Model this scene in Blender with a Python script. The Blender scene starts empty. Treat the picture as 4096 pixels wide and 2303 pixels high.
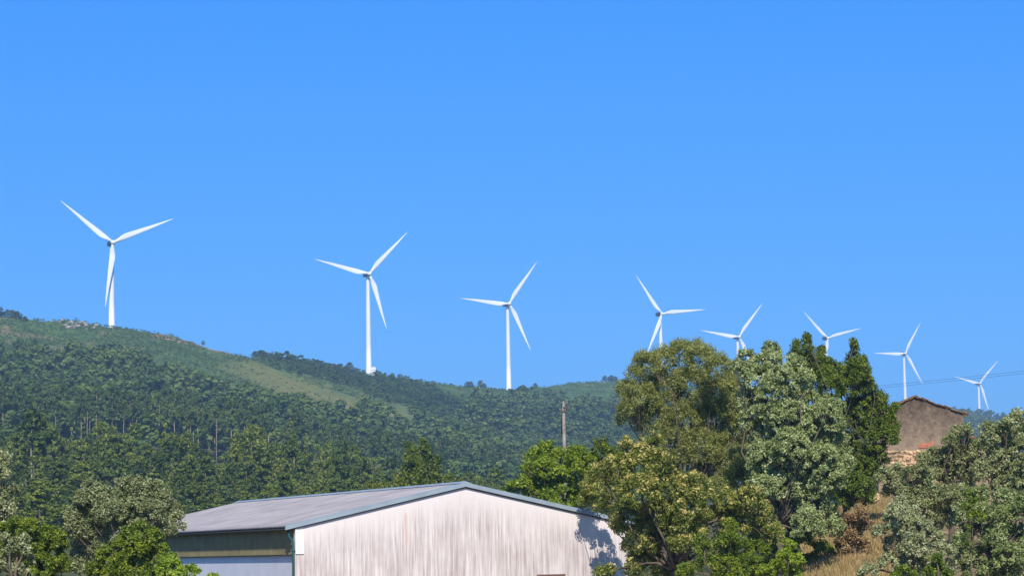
import bpy, math, random
import numpy as np
from mathutils import Vector, Matrix

R = math.radians
sc = bpy.context.scene
C = sc.collection
rng = np.random.default_rng(7)
random.seed(7)

# ------------------------------------------------------------------ camera
F = 10240.0                       # focal length in photo pixels (photo 4096 x 2303, 90 mm on 36 mm)
PITCH = math.atan(1065 / F); ROLL = R(0.95)
CAM = np.array([0.0, 0.0, 4.0])
fw = np.array([0, math.cos(PITCH), math.sin(PITCH)])
r0 = np.array([1.0, 0, 0]); u0 = np.array([0, -math.sin(PITCH), math.cos(PITCH)])
cr = math.cos(ROLL) * r0 - math.sin(ROLL) * u0
cu = math.sin(ROLL) * r0 + math.cos(ROLL) * u0

def P(px, py, D):
    """world point seen at photo pixel (px,py), at depth y = D"""
    d = F * fw + (px - 2048) * cr - (py - 1151.5) * cu
    return CAM + d * (D / d[1])

def proj(p):
    q = np.asarray(p, float) - CAM
    z = q @ fw
    return 2048 + F * (q @ cr) / z, 1151.5 - F * (q @ cu) / z

cd = bpy.data.cameras.new('camera'); cam = bpy.data.objects.new('camera', cd); C.objects.link(cam)
cd.lens = 90; cd.sensor_width = 36; cd.sensor_fit = 'HORIZONTAL'
cd.clip_start = 0.5; cd.clip_end = 60000
M3 = Matrix(((cr[0], cu[0], -fw[0]), (cr[1], cu[1], -fw[1]), (cr[2], cu[2], -fw[2])))
cam.matrix_world = Matrix.Translation(Vector(CAM)) @ M3.to_4x4()
sc.camera = cam

# ------------------------------------------------------------------ materials
def newmat(name):
    m = bpy.data.materials.new(name); m.use_nodes = True
    n = m.node_tree; b = n.nodes['Principled BSDF']
    return m, n.nodes, n.links, b

def node(ns, t, **kw):
    n = ns.new(t)
    for k, v in kw.items():
        if hasattr(n, k): setattr(n, k, v)
        else: n.inputs[k].default_value = v
    return n

def ramp(ns, stops):
    r = ns.new('ShaderNodeValToRGB'); cr_ = r.color_ramp
    while len(cr_.elements) < len(stops): cr_.elements.new(0.5)
    for e, (p, c) in zip(cr_.elements, stops):
        e.position = p; e.color = (*c, 1)
    return r

def plain(name, col, rough=0.6, noise=0.0, scale=3.0, spec=0.3, metal=0.0):
    m, ns, ln, b = newmat(name)
    b.inputs['Roughness'].default_value = rough
    b.inputs['Specular IOR Level'].default_value = spec
    b.inputs['Metallic'].default_value = metal
    if noise:
        tc = node(ns, 'ShaderNodeTexCoord'); nz = node(ns, 'ShaderNodeTexNoise', Scale=scale, Detail=6.0)
        ln.new(tc.outputs['Object'], nz.inputs['Vector'])
        lo = tuple(c * (1 - noise) for c in col); hi = tuple(min(1, c * (1 + noise)) for c in col)
        rp = ramp(ns, [(0.3, lo), (0.7, hi)])
        ln.new(nz.outputs['Fac'], rp.inputs['Fac']); ln.new(rp.outputs['Color'], b.inputs['Base Color'])
    else:
        b.inputs['Base Color'].default_value = (*col, 1)
    return m

def leafmat(name, dark, mid, light, trans=0.32, gloss=0.3, rough=0.5, rnd=0.3):
    m, ns, ln, b = newmat(name)
    at = node(ns, 'ShaderNodeAttribute'); at.attribute_name = 'tone'
    oi = node(ns, 'ShaderNodeObjectInfo')
    ma = node(ns, 'ShaderNodeMath', operation='MULTIPLY_ADD'); ma.inputs[1].default_value = rnd; 
    ln.new(oi.outputs['Random'], ma.inputs[0]); ln.new(at.outputs['Fac'], ma.inputs[2])
    sb = node(ns, 'ShaderNodeMath', operation='SUBTRACT'); sb.inputs[1].default_value = rnd / 2
    ln.new(ma.outputs[0], sb.inputs[0])
    rp = ramp(ns, [(0.0, dark), (0.5, mid), (1.0, light)])
    ln.new(sb.outputs[0], rp.inputs['Fac']); ln.new(rp.outputs['Color'], b.inputs['Base Color'])
    b.inputs['Roughness'].default_value = rough; b.inputs['Specular IOR Level'].default_value = gloss
    tr = node(ns, 'ShaderNodeBsdfTranslucent'); mx = node(ns, 'ShaderNodeMixShader'); mx.inputs[0].default_value = trans
    hs = node(ns, 'ShaderNodeHueSaturation'); hs.inputs['Saturation'].default_value = 1.15; hs.inputs['Value'].default_value = 1.3
    ln.new(rp.outputs['Color'], hs.inputs['Color']); ln.new(hs.outputs['Color'], tr.inputs['Color'])
    ln.new(b.outputs[0], mx.inputs[1]); ln.new(tr.outputs[0], mx.inputs[2])
    ln.new(mx.outputs[0], ns['Material Output'].inputs['Surface'])
    return m

LM = dict(
    euca=leafmat('eucalyptus_leaves', (0.055, 0.10, 0.014), (0.155, 0.205, 0.028), (0.29, 0.33, 0.045), rnd=0.6),
    mid=leafmat('hillside_leaves', (0.045, 0.085, 0.018), (0.10, 0.155, 0.028), (0.18, 0.235, 0.04), rnd=0.5),
    far=leafmat('far_wood_leaves', (0.050, 0.098, 0.018), (0.115, 0.178, 0.032), (0.21, 0.265, 0.045), rnd=0.0),
    pale=leafmat('pale_olive_leaves', (0.15, 0.175, 0.06), (0.30, 0.33, 0.14), (0.54, 0.55, 0.30), trans=0.2, gloss=0.4),
    olive=leafmat('olive_leaves', (0.14, 0.165, 0.048), (0.30, 0.325, 0.12), (0.52, 0.53, 0.27), trans=0.2, gloss=0.4),
    silver=leafmat('silver_leaves', (0.11, 0.15, 0.032), (0.27, 0.325, 0.10), (0.54, 0.58, 0.28), trans=0.2, gloss=0.4),
    citrus=leafmat('citrus_leaves', (0.06, 0.11, 0.010), (0.18, 0.245, 0.018), (0.34, 0.38, 0.035), gloss=0.4),
    shoot=leafmat('fresh_shoots', (0.15, 0.23, 0.02), (0.28, 0.38, 0.04), (0.42, 0.50, 0.07), trans=0.35),
    lime=leafmat('lime_leaves', (0.14, 0.215, 0.018), (0.30, 0.38, 0.034), (0.47, 0.53, 0.07), trans=0.4),
    chest=leafmat('chestnut_leaves', (0.07, 0.105, 0.016), (0.185, 0.225, 0.036), (0.36, 0.365, 0.085), trans=0.35),
    catkin=leafmat('catkins', (0.38, 0.33, 0.085), (0.56, 0.48, 0.15), (0.72, 0.60, 0.24), trans=0.3, gloss=0.1),
    brownish=leafmat('thin_leaves', (0.12, 0.14, 0.032), (0.28, 0.30, 0.078), (0.46, 0.47, 0.17), trans=0.4),
    laurel=leafmat('laurel_leaves', (0.06, 0.105, 0.010), (0.17, 0.225, 0.020), (0.32, 0.36, 0.035), gloss=0.35),
    dry=leafmat('dry_twigs', (0.16, 0.10, 0.045), (0.32, 0.21, 0.095), (0.48, 0.34, 0.16), trans=0.2, gloss=0.1),
    straw=leafmat('straw', (0.22, 0.14, 0.05), (0.42, 0.30, 0.12), (0.58, 0.45, 0.22), trans=0.2, gloss=0.1),
    scrub=leafmat('scrub_leaves', (0.055, 0.10, 0.026), (0.115, 0.175, 0.042), (0.20, 0.245, 0.06), rnd=0.0),
)
BARK = plain('bark', (0.13, 0.10, 0.07), 0.9, 0.45, 6)
PALEBARK = plain('pale_bark', (0.27, 0.22, 0.15), 0.85, 0.4, 2)
WHITE = plain('turbine_white', (0.80, 0.81, 0.84), 0.35, 0.03, 0.3, 0.5)
NACELLE = plain('nacelle_grey', (0.045, 0.06, 0.10), 0.5, 0.15, 0.5)

# ------------------------------------------------------------------ mesh helpers
class MB:
    def __init__(s): s.v = []; s.f = []
    def add(s, vs, fs):
        o = len(s.v); s.v.extend([tuple(map(float, v)) for v in vs]); s.f.extend([tuple(i + o for i in f) for f in fs])
    def box(s, a, b):
        x0, y0, z0 = a; x1, y1, z1 = b
        s.add([(x0,y0,z0),(x1,y0,z0),(x1,y1,z0),(x0,y1,z0),(x0,y0,z1),(x1,y0,z1),(x1,y1,z1),(x0,y1,z1)],
              [(0,3,2,1),(4,5,6,7),(0,1,5,4),(1,2,6,5),(2,3,7,6),(3,0,4,7)])
    def prism(s, pts, off):
        """closed polygon pts extruded by vector off"""
        n = len(pts); off = np.array(off, float)
        vs = [np.array(p, float) for p in pts] + [np.array(p, float) + off for p in pts]
        fs = [tuple(range(n))[::-1], tuple(range(n, 2 * n))] + [(i, (i+1) % n, n + (i+1) % n, n + i) for i in range(n)]
        s.add(vs, fs)
    def tube(s, pts, rad, k=6, cap=True):
        pts = [np.array(p, float) for p in pts]; n = len(pts)
        if not hasattr(rad, '__len__'): rad = [rad] * n
        vs = []; ref = np.array([0.3, 0.2, 0.93])
        for i, p in enumerate(pts):
            t = pts[min(i+1, n-1)] - pts[max(i-1, 0)]; t /= (np.linalg.norm(t) + 1e-9)
            rr = ref if abs(t @ ref) < 0.95 else np.array([1.0, 0, 0])
            a = np.cross(t, rr); a /= np.linalg.norm(a); b = np.cross(t, a)
            for j in range(k):
                an = 2 * math.pi * j / k
                vs.append(p + rad[i] * (math.cos(an) * a + math.sin(an) * b))
        fs = [(i*k+j, i*k+(j+1) % k, (i+1)*k+(j+1) % k, (i+1)*k+j) for i in range(n-1) for j in range(k)]
        if cap: fs += [tuple(range(k))[::-1], tuple((n-1)*k + j for j in range(k))]
        s.add(vs, fs)
    def build(s, name, mat, parent=None, smooth=False, loc=(0, 0, 0)):
        me = bpy.data.meshes.new(name); me.from_pydata(s.v, [], s.f); me.validate()
        if smooth:
            me.polygons.foreach_set('use_smooth', [True] * len(me.polygons))
        me.materials.append(mat); me.update()
        o = bpy.data.objects.new(name, me); C.objects.link(o); o.location = loc
        if parent: o.parent = parent
        return o

def quads_obj(name, V, tone, mat, parent=None):
    """V: (N,4,3) float, tone: (N,)"""
    N = len(V); me = bpy.data.meshes.new(name)
    me.vertices.add(N * 4); me.vertices.foreach_set('co', V.reshape(-1).astype(np.float32))
    me.loops.add(N * 4); me.loops.foreach_set('vertex_index', np.arange(N * 4, dtype=np.int32))
    me.polygons.add(N); me.polygons.foreach_set('loop_start', np.arange(0, N * 4, 4, dtype=np.int32))
    me.update(calc_edges=True)
    a = me.attributes.new('tone', 'FLOAT', 'FACE'); a.data.foreach_set('value', np.clip(tone, 0, 1).astype(np.float32))
    me.materials.append(mat)
    o = bpy.data.objects.new(name, me); C.objects.link(o)
    if parent: o.parent = parent
    return o

def tag(o, label=None, cat=None, group=None, kind=None):
    if label: o['label'] = label
    if cat: o['category'] = cat
    if group: o['group'] = group
    if kind: o['kind'] = kind
    return o

def empty(name, loc, rz=0.0):
    o = bpy.data.objects.new(name, None); C.objects.link(o)
    o.location = tuple(map(float, loc)); o.rotation_euler = (0, 0, rz); o.empty_display_size = 0.5
    return o

def norm(a): return a / (np.linalg.norm(a, axis=-1, keepdims=True) + 1e-9)

def leaf_quads(rg, cen, rad, n, size, aspect=2.0, out=0.5, up=0.35, droop=0.0, flat=1.0, tonevar=0.22, nr=0.5):
    """leaf-sized diamonds in clumps. cen (K,3), rad (K,), n leaves per clump"""
    K = len(cen); ci = np.repeat(np.arange(K), n); N = len(ci)
    d = norm(rg.normal(size=(N, 3))); d[:, 2] *= flat
    rr = rad[ci] * rg.uniform(0.25, 1.0, N) ** 0.6
    p = cen[ci] + d * rr[:, None]
    nrm = norm(rg.normal(size=(N, 3)) * nr + d * out + np.array([0, 0, up]))
    t = norm(np.cross(nrm, rg.normal(size=(N, 3))))
    if droop: t = norm(t + np.array([0, 0, -droop]) + d * 0.3)
    b = norm(np.cross(nrm, t))
    L = size * rg.uniform(0.4, 1.5, N); w = L / aspect
    V = np.stack([p - t * L[:, None] / 2, p + b * w[:, None] / 2, p + t * L[:, None] / 2, p - b * w[:, None] / 2], 1)
    ct = rg.normal(0.45, tonevar * 0.7, K)[ci]
    tone = ct + rg.normal(0, tonevar * 0.8, N)
    return V, tone

def clumps_in_lobes(rg, cs, rs, dens, rc, inner=0.5):
    cen, rad = [], []
    for c, r in zip(cs, rs):
        k = max(6, int(dens * 2.1 * r * r))
        d = norm(rg.normal(size=(k, 3))); d[:, 2] = np.where(d[:, 2] < -0.55, -d[:, 2], d[:, 2])
        q = rg.uniform(inner, 1.0, k) ** 0.5
        cen.append(c + d * (r * q)[:, None]); rad.append(rc * rg.uniform(0.6, 1.35, k))
    return np.concatenate(cen), np.concatenate(rad)

# ------------------------------------------------------------------ terrain
_h = np.random.default_rng(3).random((256, 256))
def vnoise(x, y):
    xi = np.floor(x).astype(int); yi = np.floor(y).astype(int); fx = x - xi; fy = y - yi
    fx = fx * fx * (3 - 2 * fx); fy = fy * fy * (3 - 2 * fy)
    g = lambda a, b: _h[a % 256, b % 256]
    return (g(xi, yi) * (1-fx) + g(xi+1, yi) * fx) * (1-fy) + (g(xi, yi+1) * (1-fx) + g(xi+1, yi+1) * fx) * fy - 0.5

SKY = np.array([(-900,1250),(0,1262),(100,1272),(175,1279),(270,1281),(390,1298),(461,1311),(573,1326),(684,1346),(795,1383),(891,1410),
    (986,1433),(1113,1452),(1272,1474),(1471,1500),(1670,1522),(1877,1546),(2036,1560),(2147,1546),(2306,1529),(2465,1521),
    (2700,1530),(3000,1575),(3300,1635),(3600,1668),(3780,1672),(3860,1670),(3910,1672),(4013,1702),(4096,1738),(4400,1790),(5000,1830)], float)
CREST = np.array([(-900,1640),(0,1690),(461,1740),(1000,1850),(1475,1985),(2040,2225),(2465,2400),(3000,2600),(3300,2900),(3600,3150),(3880,3500),(4096,3560),(5000,3600)], float)
FR = [0.2, 0.35, 0.48, 0.6, 0.74, 0.86, 0.95]
TX = np.array([-900, 0, 500, 1000, 1475, 2040, 2465, 3000, 3600, 3880, 4096, 5000], float)
TY = np.array([ # photo row of the ground at each fraction of the crest distance
    [2300, 2030, 1860, 1745, 1560, 1420, 1310],
    [2300, 2030, 1860, 1745, 1560, 1420, 1310],
    [2300, 2035, 1870, 1750, 1590, 1460, 1360],
    [2300, 2060, 1890, 1780, 1650, 1530, 1465],
    [2290, 2110, 1975, 1865, 1735, 1615, 1535],
    [2290, 2130, 2025, 1925, 1780, 1655, 1590],
    [2280, 2120, 2015, 1905, 1750, 1620, 1555],
    [2160, 2100, 2010, 1900, 1780, 1680, 1615],
    [2100, 2050, 1980, 1900, 1820, 1750, 1700],
    [2090, 2040, 1970, 1890, 1800, 1745, 1705],
    [2090, 2040, 1970, 1900, 1830, 1790, 1765],
    [2090, 2040, 1980, 1930, 1880, 1860, 1845]], float)
ND = [0, 60, 110, 140, 190, 260]
NX = np.array([-900, 2000, 2300, 2700, 3000, 3400, 4096, 5000], float)
NZ = np.array([[2.2,1,.5,.5,.5,.5],[2.2,1,.5,.5,1.0,.8],[2.2,1,.5,.8,2.8,2.5],[2.2,1,.6,.9,3,3.4],[2.2,1.2,.8,1.3,4.6,5.5],
    [2.2,1.2,1.3,2.6,7.2,8.3],[2.2,1.2,1.5,3,7,8.3],[2.2,1.2,1.5,3,7,8.3]], float)

def row_to_z(px, py, D):
    d1 = F * fw[1] - (py - 1151.5) * cu[1] + (px - 2048) * cr[1]
    d2 = F * fw[2] - (py - 1151.5) * cu[2] + (px - 2048) * cr[2]
    return CAM[2] + d2 / d1 * D

def terrain(x, y):
    x = np.atleast_1d(np.asarray(x, float)); y = np.atleast_1d(np.asarray(y, float))
    az = np.arctan2(x, y); azc = np.clip(az, -0.30, 0.30)
    d = np.hypot(x, y)
    px = 2048 + F * np.tan(azc) * 1.004
    D = d * np.cos(azc)
    cs = np.interp(px, CREST[:, 0], CREST[:, 1])
    knots = [np.full_like(px, k) for k in ND]; zs = [np.interp(px, NX, NZ[:, i]) for i in range(len(ND))]
    for i, f in enumerate(FR):
        kd = cs * f; py = np.interp(px, TX, TY[:, i]); knots.append(kd); zs.append(row_to_z(px, py, kd))
    sy = np.interp(px, SKY[:, 0], SKY[:, 1]); zc = row_to_z(px, sy, cs)
    knots.append(cs); zs.append(zc)
    for m_, k_ in ((1.1, 0.90), (1.35, 0.7), (2.2, 0.4), (6.0, 0.25)):
        knots.append(cs * m_); zs.append(zc * k_)
    K = np.stack(knots); Z = np.stack(zs)
    z = Z[0].copy()
    for i in range(len(K) - 1):
        t = (D - K[i]) / (K[i+1] - K[i]); mm = (t >= 0) & (t < 1)
        z = np.where(mm, Z[i] * (1-t) + Z[i+1] * t, z)
    z = np.where(D >= K[-1], Z[-1], z)
    amp = np.clip((d - 300) / 900, 0, 1) * np.clip(np.abs(D - cs) / 120, 0.12, 1)
    z = z + amp * (vnoise(x / 160, y / 160) * 9 + vnoise(x / 55 + 9, y / 55) * 4)
    z = z + np.clip((d - 100) / 300, 0, 1) * vnoise(x / 14, y / 14) * 0.7
    w = np.clip((np.abs(az) - 0.32) / 0.6, 0, 1); w = w * w * (3 - 2 * w)
    return z * (1 - w) + w * (1.0 + np.clip((d-300)/1500, 0, 1) * 30)
def tz(x, y): return float(terrain(x, y)[0])

def in_poly(px, py, poly):
    inside = np.zeros(px.shape, bool); n = len(poly)
    for i in range(n):
        x1, y1 = poly[i]; x2, y2 = poly[(i+1) % n]
        c = ((y1 > py) != (y2 > py)) & (px < (x2-x1) * (py-y1) / ((y2-y1) + 1e-9) + x1)
        inside ^= c
    return inside
WOOD = [(-700,1420),(0,1430),(200,1440),(350,1475),(560,1500),(640,1515),(740,1575),(850,1620),(1000,1655),(1150,1700),(1400,1740),(1620,1750),(1800,1715),
        (1900,1660),(2100,1635),(2465,1640),(2900,1640),(3300,1680),(3300,2400),(-700,2400)]
UPPER = [(1000,1436),(1120,1455),(1272,1478),(1471,1503),(1640,1530),(1820,1600),(1900,1670),(1800,1690),(1620,1625),(1420,1565),(1250,1510),(1100,1470)]
MEADOW = [(860,1440),(1000,1450),(1150,1500),(1300,1550),(1500,1615),(1720,1690),(1640,1730),(1350,1690),(1200,1620),(1050,1550),(900,1490)]

def azgrid():
    a = list(np.linspace(-0.26, 0.26, 321)); b = list(np.linspace(0.27, math.pi, 50))
    return np.array([-v for v in b[::-1]] + a + b[:-1])
AZ = azgrid()
DS = np.concatenate([[1.0], np.linspace(15, 300, 60), np.geomspace(308, 4200, 200), np.geomspace(4400, 26000, 16)])
gx = np.sin(AZ)[None, :] * DS[:, None]; gy = np.cos(AZ)[None, :] * DS[:, None]
gz = terrain(gx.ravel(), gy.ravel())
V = np.stack([gx.ravel(), gy.ravel(), gz], 1)
na, nd = len(AZ), len(DS)
ii, jj = np.meshgrid(np.arange(nd - 1), np.arange(na), indexing='ij')
j2 = (jj + 1) % na
fq = np.stack([ii*na+jj, ii*na+j2, (ii+1)*na+j2, (ii+1)*na+jj], -1).reshape(-1, 4)
me = bpy.data.meshes.new('ground')
me.from_pydata(V.tolist(), [], fq.tolist() + [tuple(range(na))[::-1]])
me.polygons.foreach_set('use_smooth', [True] * len(me.polygons)); me.update()
ppx, ppy = proj(V)
col = np.zeros((len(V), 4), np.float32); col[:, 3] = 1
front = V[:, 1] > 250
def soft(poly, s=22):
    a = np.zeros(len(V))
    for ox, oy in ((0,0),(s,0),(-s,0),(0,s),(0,-s)):
        a += in_poly(ppx + ox + vnoise(V[:,0]/30, V[:,1]/30) * 60, ppy + oy + vnoise(V[:,0]/22+50, V[:,1]/22) * 40, poly)
    return a / 5
col[:, 0] = (soft(MEADOW, 30) + soft(MEADOW, 60)) / 2 * front
col[:, 1] = np.where(front, soft(WOOD, 10), 1)
bounce_yard = ((V[:, 1] < 128) & (V[:, 1] > -200) & (V[:, 0] < 12)).astype(float)  # near ground out of view, made dry tan to bounce warm light onto the gable
drybank = ((ppx > 3250) & (ppx < 4300) & (V[:, 1] > 80) & (V[:, 1] < 230)).astype(float)
crestline = (np.abs(np.hypot(V[:,0], V[:,1]) - np.interp(ppx, CREST[:,0], CREST[:,1])) < 35) & (ppx > 600) & (ppx < 1010)
patch = (vnoise(V[:,0]/14+3, V[:,1]/22) > 0.2) & (ppx < 760) & (ppy < 1425) & front
col[:, 2] = np.clip(bounce_yard + drybank + crestline * 1.0 + patch * 0.7, 0, 1)
ca = me.color_attributes.new('cover', 'FLOAT_COLOR', 'POINT'); ca.data.foreach_set('color', col.ravel())
m, ns, ln, b = newmat('ground_cover')
tc = node(ns, 'ShaderNodeTexCoord')
n1 = node(ns, 'ShaderNodeTexNoise', Scale=0.05, Detail=8.0, Roughness=0.7); n2 = node(ns, 'ShaderNodeTexNoise', Scale=0.35, Detail=6.0, Roughness=0.7)
for n_ in (n1, n2): ln.new(tc.outputs['Object'], n_.inputs['Vector'])
base = ramp(ns, [(0.38, (0.060, 0.105, 0.028)), (0.52, (0.10, 0.178, 0.042)), (0.66, (0.19, 0.20, 0.07))])
mead = ramp(ns, [(0.3, (0.17, 0.20, 0.05)), (0.7, (0.31, 0.26, 0.08))])
wood = ramp(ns, [(0.3, (0.06, 0.095, 0.028)), (0.7, (0.14, 0.125, 0.055))])
dry = ramp(ns, [(0.3, (0.20, 0.14, 0.07)), (0.7, (0.38, 0.28, 0.15))])
ln.new(n1.outputs['Fac'], base.inputs[0]); ln.new(n1.outputs['Fac'], mead.inputs[0]); ln.new(n2.outputs['Fac'], wood.inputs[0]); ln.new(n2.outputs['Fac'], dry.inputs[0])
at = node(ns, 'ShaderNodeAttribute'); at.attribute_name = 'cover'
sp = node(ns, 'ShaderNodeSeparateColor'); ln.new(at.outputs['Color'], sp.inputs[0])
cur = base.outputs['Color']
for k, rp in (('Red', mead), ('Green', wood), ('Blue', dry)):
    mx = node(ns, 'ShaderNodeMix', data_type='RGBA'); ln.new(sp.outputs[k], mx.inputs['Factor'])
    ln.new(cur, mx.inputs[6]); ln.new(rp.outputs['Color'], mx.inputs[7]); cur = mx.outputs[2]
mu = node(ns, 'ShaderNodeMix', data_type='RGBA', blend_type='MULTIPLY'); mu.inputs['Factor'].default_value = 0.7
gr = ramp(ns, [(0.35, (0.35, 0.38, 0.35)), (0.65, (1.3, 1.3, 1.25))]); ln.new(n2.outputs['Fac'], gr.inputs[0])
ln.new(cur, mu.inputs[6]); ln.new(gr.outputs['Color'], mu.inputs[7]); ln.new(mu.outputs[2], b.inputs['Base Color'])
b.inputs['Roughness'].default_value = 0.95; b.inputs['Specular IOR Level'].default_value = 0.1
bp = node(ns, 'ShaderNodeBump', Strength=0.8, Distance=1.5); ln.new(n2.outputs['Fac'], bp.inputs['Height']); ln.new(bp.outputs[0], b.inputs['Normal'])
me.materials.append(m)
g = bpy.data.objects.new('ground', me); C.objects.link(g)
tag(g, 'green and ochre hillside rising to a ridge with the valley floor below', 'ground', kind='structure')

# ------------------------------------------------------------------ wind turbines
BR = 45.0
def blade_mb():
    mb = MB(); n = 22; k = 14; vs = []
    for i in range(n):
        s = i / (n - 1); z = 0.9 + s * (BR * 1.025 - 0.9)
        if s < 0.22:
            q = s / 0.22; q = q*q*(3-2*q); ch = 1.8 + (4.1 - 1.8) * q; th = 1.9 + (0.95 - 1.9) * q
        else:
            q = (s - 0.22) / 0.78; ch = 3.4 * (1 - q) ** 0.9 + 0.7 * (1 - q*0.8); th = 0.95 * (1 - q) + 0.1
        off = -(ch - 1.9) * 0.32 if ch > 1.9 else (1.9 - ch) * 0.18     # trailing edge on the counter-clockwise side
        tw = R(16) * (1 - s) ** 2
        for j in range(k):
            a = 2 * math.pi * j / k
            x = math.cos(a) * ch / 2 + off; y = math.sin(a) * th / 2 * (1 if s < .1 else (0.55 + 0.45 * math.cos(a)))
            vs.append((x * math.cos(tw) - y * math.sin(tw), x * math.sin(tw) + y * math.cos(tw) - s*s*1.2, z))
    fs = [(i*k+j, i*k+(j+1) % k, (i+1)*k+(j+1) % k, (i+1)*k+j) for i in range(n-1) for j in range(k)]
    fs += [tuple(range(k))[::-1], tuple((n-1)*k+j for j in range(k))]
    mb.add(vs, fs); return mb
def lathe(prof, k=28, axis='z'):
    vs = []; n = len(prof)
    for r_, z in prof:
        for j in range(k):
            a = 2 * math.pi * j / k
            vs.append((r_*math.cos(a), r_*math.sin(a), z) if axis == 'z' else (r_*math.cos(a), z, r_*math.sin(a)))
    fs = [(i*k+j, i*k+(j+1) % k, (i+1)*k+(j+1) % k, (i+1)*k+j) for i in range(n-1) for j in range(k)]
    fs += [tuple(range(k))[::-1], tuple((n-1)*k+j for j in range(k))]
    return vs, fs
def nacelle_mb():
    mb = MB(); prof = []
    secs = [(-2.6, 1.35, -1.3, 1.3), (-1.6, 1.75, -1.75, 1.75), (3.5, 1.85, -1.9, 1.9), (7.2, 1.75, -1.45, 1.85), (7.9, 1.4, -0.9, 1.5)]
    k = 16; vs = []
    for y, hw, z0, z1 in secs:
        for j in range(k):
            a = 2*math.pi*j/k; c, s_ = math.cos(a), math.sin(a)
            x = hw * math.copysign(abs(c) ** 0.45, c); z = (z0+z1)/2 + (z1-z0)/2 * math.copysign(abs(s_) ** 0.45, s_)
            vs.append((x, y, z))
    n = len(secs)
    fs = [(i*k+j, i*k+(j+1) % k, (i+1)*k+(j+1) % k, (i+1)*k+j) for i in range(n-1) for j in range(k)]
    fs += [tuple(range(k))[::-1], tuple((n-1)*k+j for j in range(k))]
    mb.add(vs, fs)
    mb.box((-0.9, 5.0, 1.85), (0.9, 6.6, 2.5))
    return mb
blade0 = blade_mb().build('blade', WHITE, None, True)
hub0 = MB(); hv, hf = lathe([(0.15, -2.3), (0.8, -2.1), (1.4, -1.4), (1.7, -0.4), (1.75, 0.6), (1.5, 1.5)], 24, 'y'); hub0.add(hv, hf); hub0 = hub0.build('hub', WHITE, None, True)
nac0 = nacelle_mb().build('nacelle', NACELLE, None, True)
# hub px, R px, tips (dx, dy up), tower foot
TURB = [((452,970),262,[(-217,167),(243,93),(-24,-257)],'the largest white wind turbine, standing alone on the left hilltop'),
        ((1478,1095),231,[(142,168),(-216,57),(80,-221)],'white wind turbine with a small white box at its foot on the ridge'),
        ((2037,1215),206,[(108,170),(-205,19),(94,-186)],'white wind turbine in the ridge dip left of the wooden utility pole'),
        ((2648,1255),187,[(-113,147),(185,26),(-72,-173)],'white wind turbine rising behind the left edge of the tall thin-leaved tree'),
        ((2957,1347),170,[(83,141),(-146,25),(63,-166)],'white wind turbine rising behind the gap between the two tallest tree crowns'),
        ((3312,1352),151,[(-107,105),(135,41),(-28,-146)],'white wind turbine rising between the pointed tops of the dark green tree'),
        ((3622,1413),143,[(59,123),(-132,2),(76,-125)],'white wind turbine directly behind the roof of the stone house'),
        ((3920,1533),124,[(63,92),(-100,34),(42,-124)],'smallest and farthest white wind turbine, right of the stone house')]
YAW = R(21)
for ti, ((hx, hy), rp_, tips, lab) in enumerate(TURB):
    D = F / (rp_ / BR); hubp = P(hx, hy, D)
    ax = np.array([math.sin(YAW), -math.cos(YAW), 0])
    base = hubp - ax * 4.4
    gz_ = tz(base[0], base[1]); H = hubp[2] - gz_
    t = empty('wind_turbine', (base[0], base[1], gz_), YAW); tag(t, lab, 'wind turbine', 'wind turbines along the ridge')
    mb = MB(); vs, fs = lathe([(2.6, -0.6), (2.6, 0.3), (2.1, 0.32), (2.02, H*0.33), (1.75, H*0.66), (1.32, H-1.9), (1.32, H-1.2)], 24); mb.add(vs, fs)
    mb.build('tower', WHITE, t, True)
    los = math.atan2(-hubp[0], hubp[1]); c = math.cos(YAW + math.atan2(hubp[0], hubp[1]))
    angs = [(math.degrees(math.atan2(dx / c, dy)) - k) % 120 for (dx, dy), k in zip(tips, (0, 0, 0))]
    v = sum(complex(math.cos(R(3*a)), math.sin(R(3*a))) for a in angs); a0 = math.degrees(math.atan2(v.imag, v.real)) / 3 + (0.95 if ti else -0.5)
    def part(src, loc, rot):
        o = src if ti == 0 else src.copy()
        if ti: C.objects.link(o)
        o.parent = t; o.location = loc; o.rotation_euler = rot; return o
    part(nac0, (0, 0, H), (0, 0, 0)); part(hub0, (0, -4.4, H), (0, 0, 0))
    for k in range(3):
        if ti == 0 and k == 0: o = blade0; o.parent = t
        else: o = blade0.copy(); C.objects.link(o); o.parent = t
        o.location = (0, -4.4, H); o.rotation_euler = (0, R(a0 + 120*k), 0)
    if ti == 1:
        q = P(1492, 1480, D - 8); b_ = MB(); b_.box((-2.2, -1.3, 0), (2.2, 1.3, 2.2)); b_.box((-2.35, -1.45, 2.2), (2.35, 1.45, 2.45))
        for xx in (-0.8, 0.8): b_.box((xx-0.55, -1.36, 0.15), (xx+0.55, -1.3, 1.9))
        b_.box((-1.9, -1.0, -4.5), (1.9, 1.0, 0))
        o = b_.build('transformer_cabin', WHITE, None, loc=(q[0], q[1], q[2]))
        tag(o, 'tiny white box-shaped cabin beside the foot of a turbine tower', 'cabin')

# ------------------------------------------------------------------ shed
SA = R(23.1)
s0 = P(1180, 2105, 126.0)
SG = 0.5; W = 18.0; LEN = 39.0; EH = s0[2] - SG; RH = EH + 1.95
shed = empty('warehouse', (s0[0], s0[1], SG), SA)
tag(shed, 'long low warehouse with streaked pinkish white gable and grey corrugated roof', 'warehouse')
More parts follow.
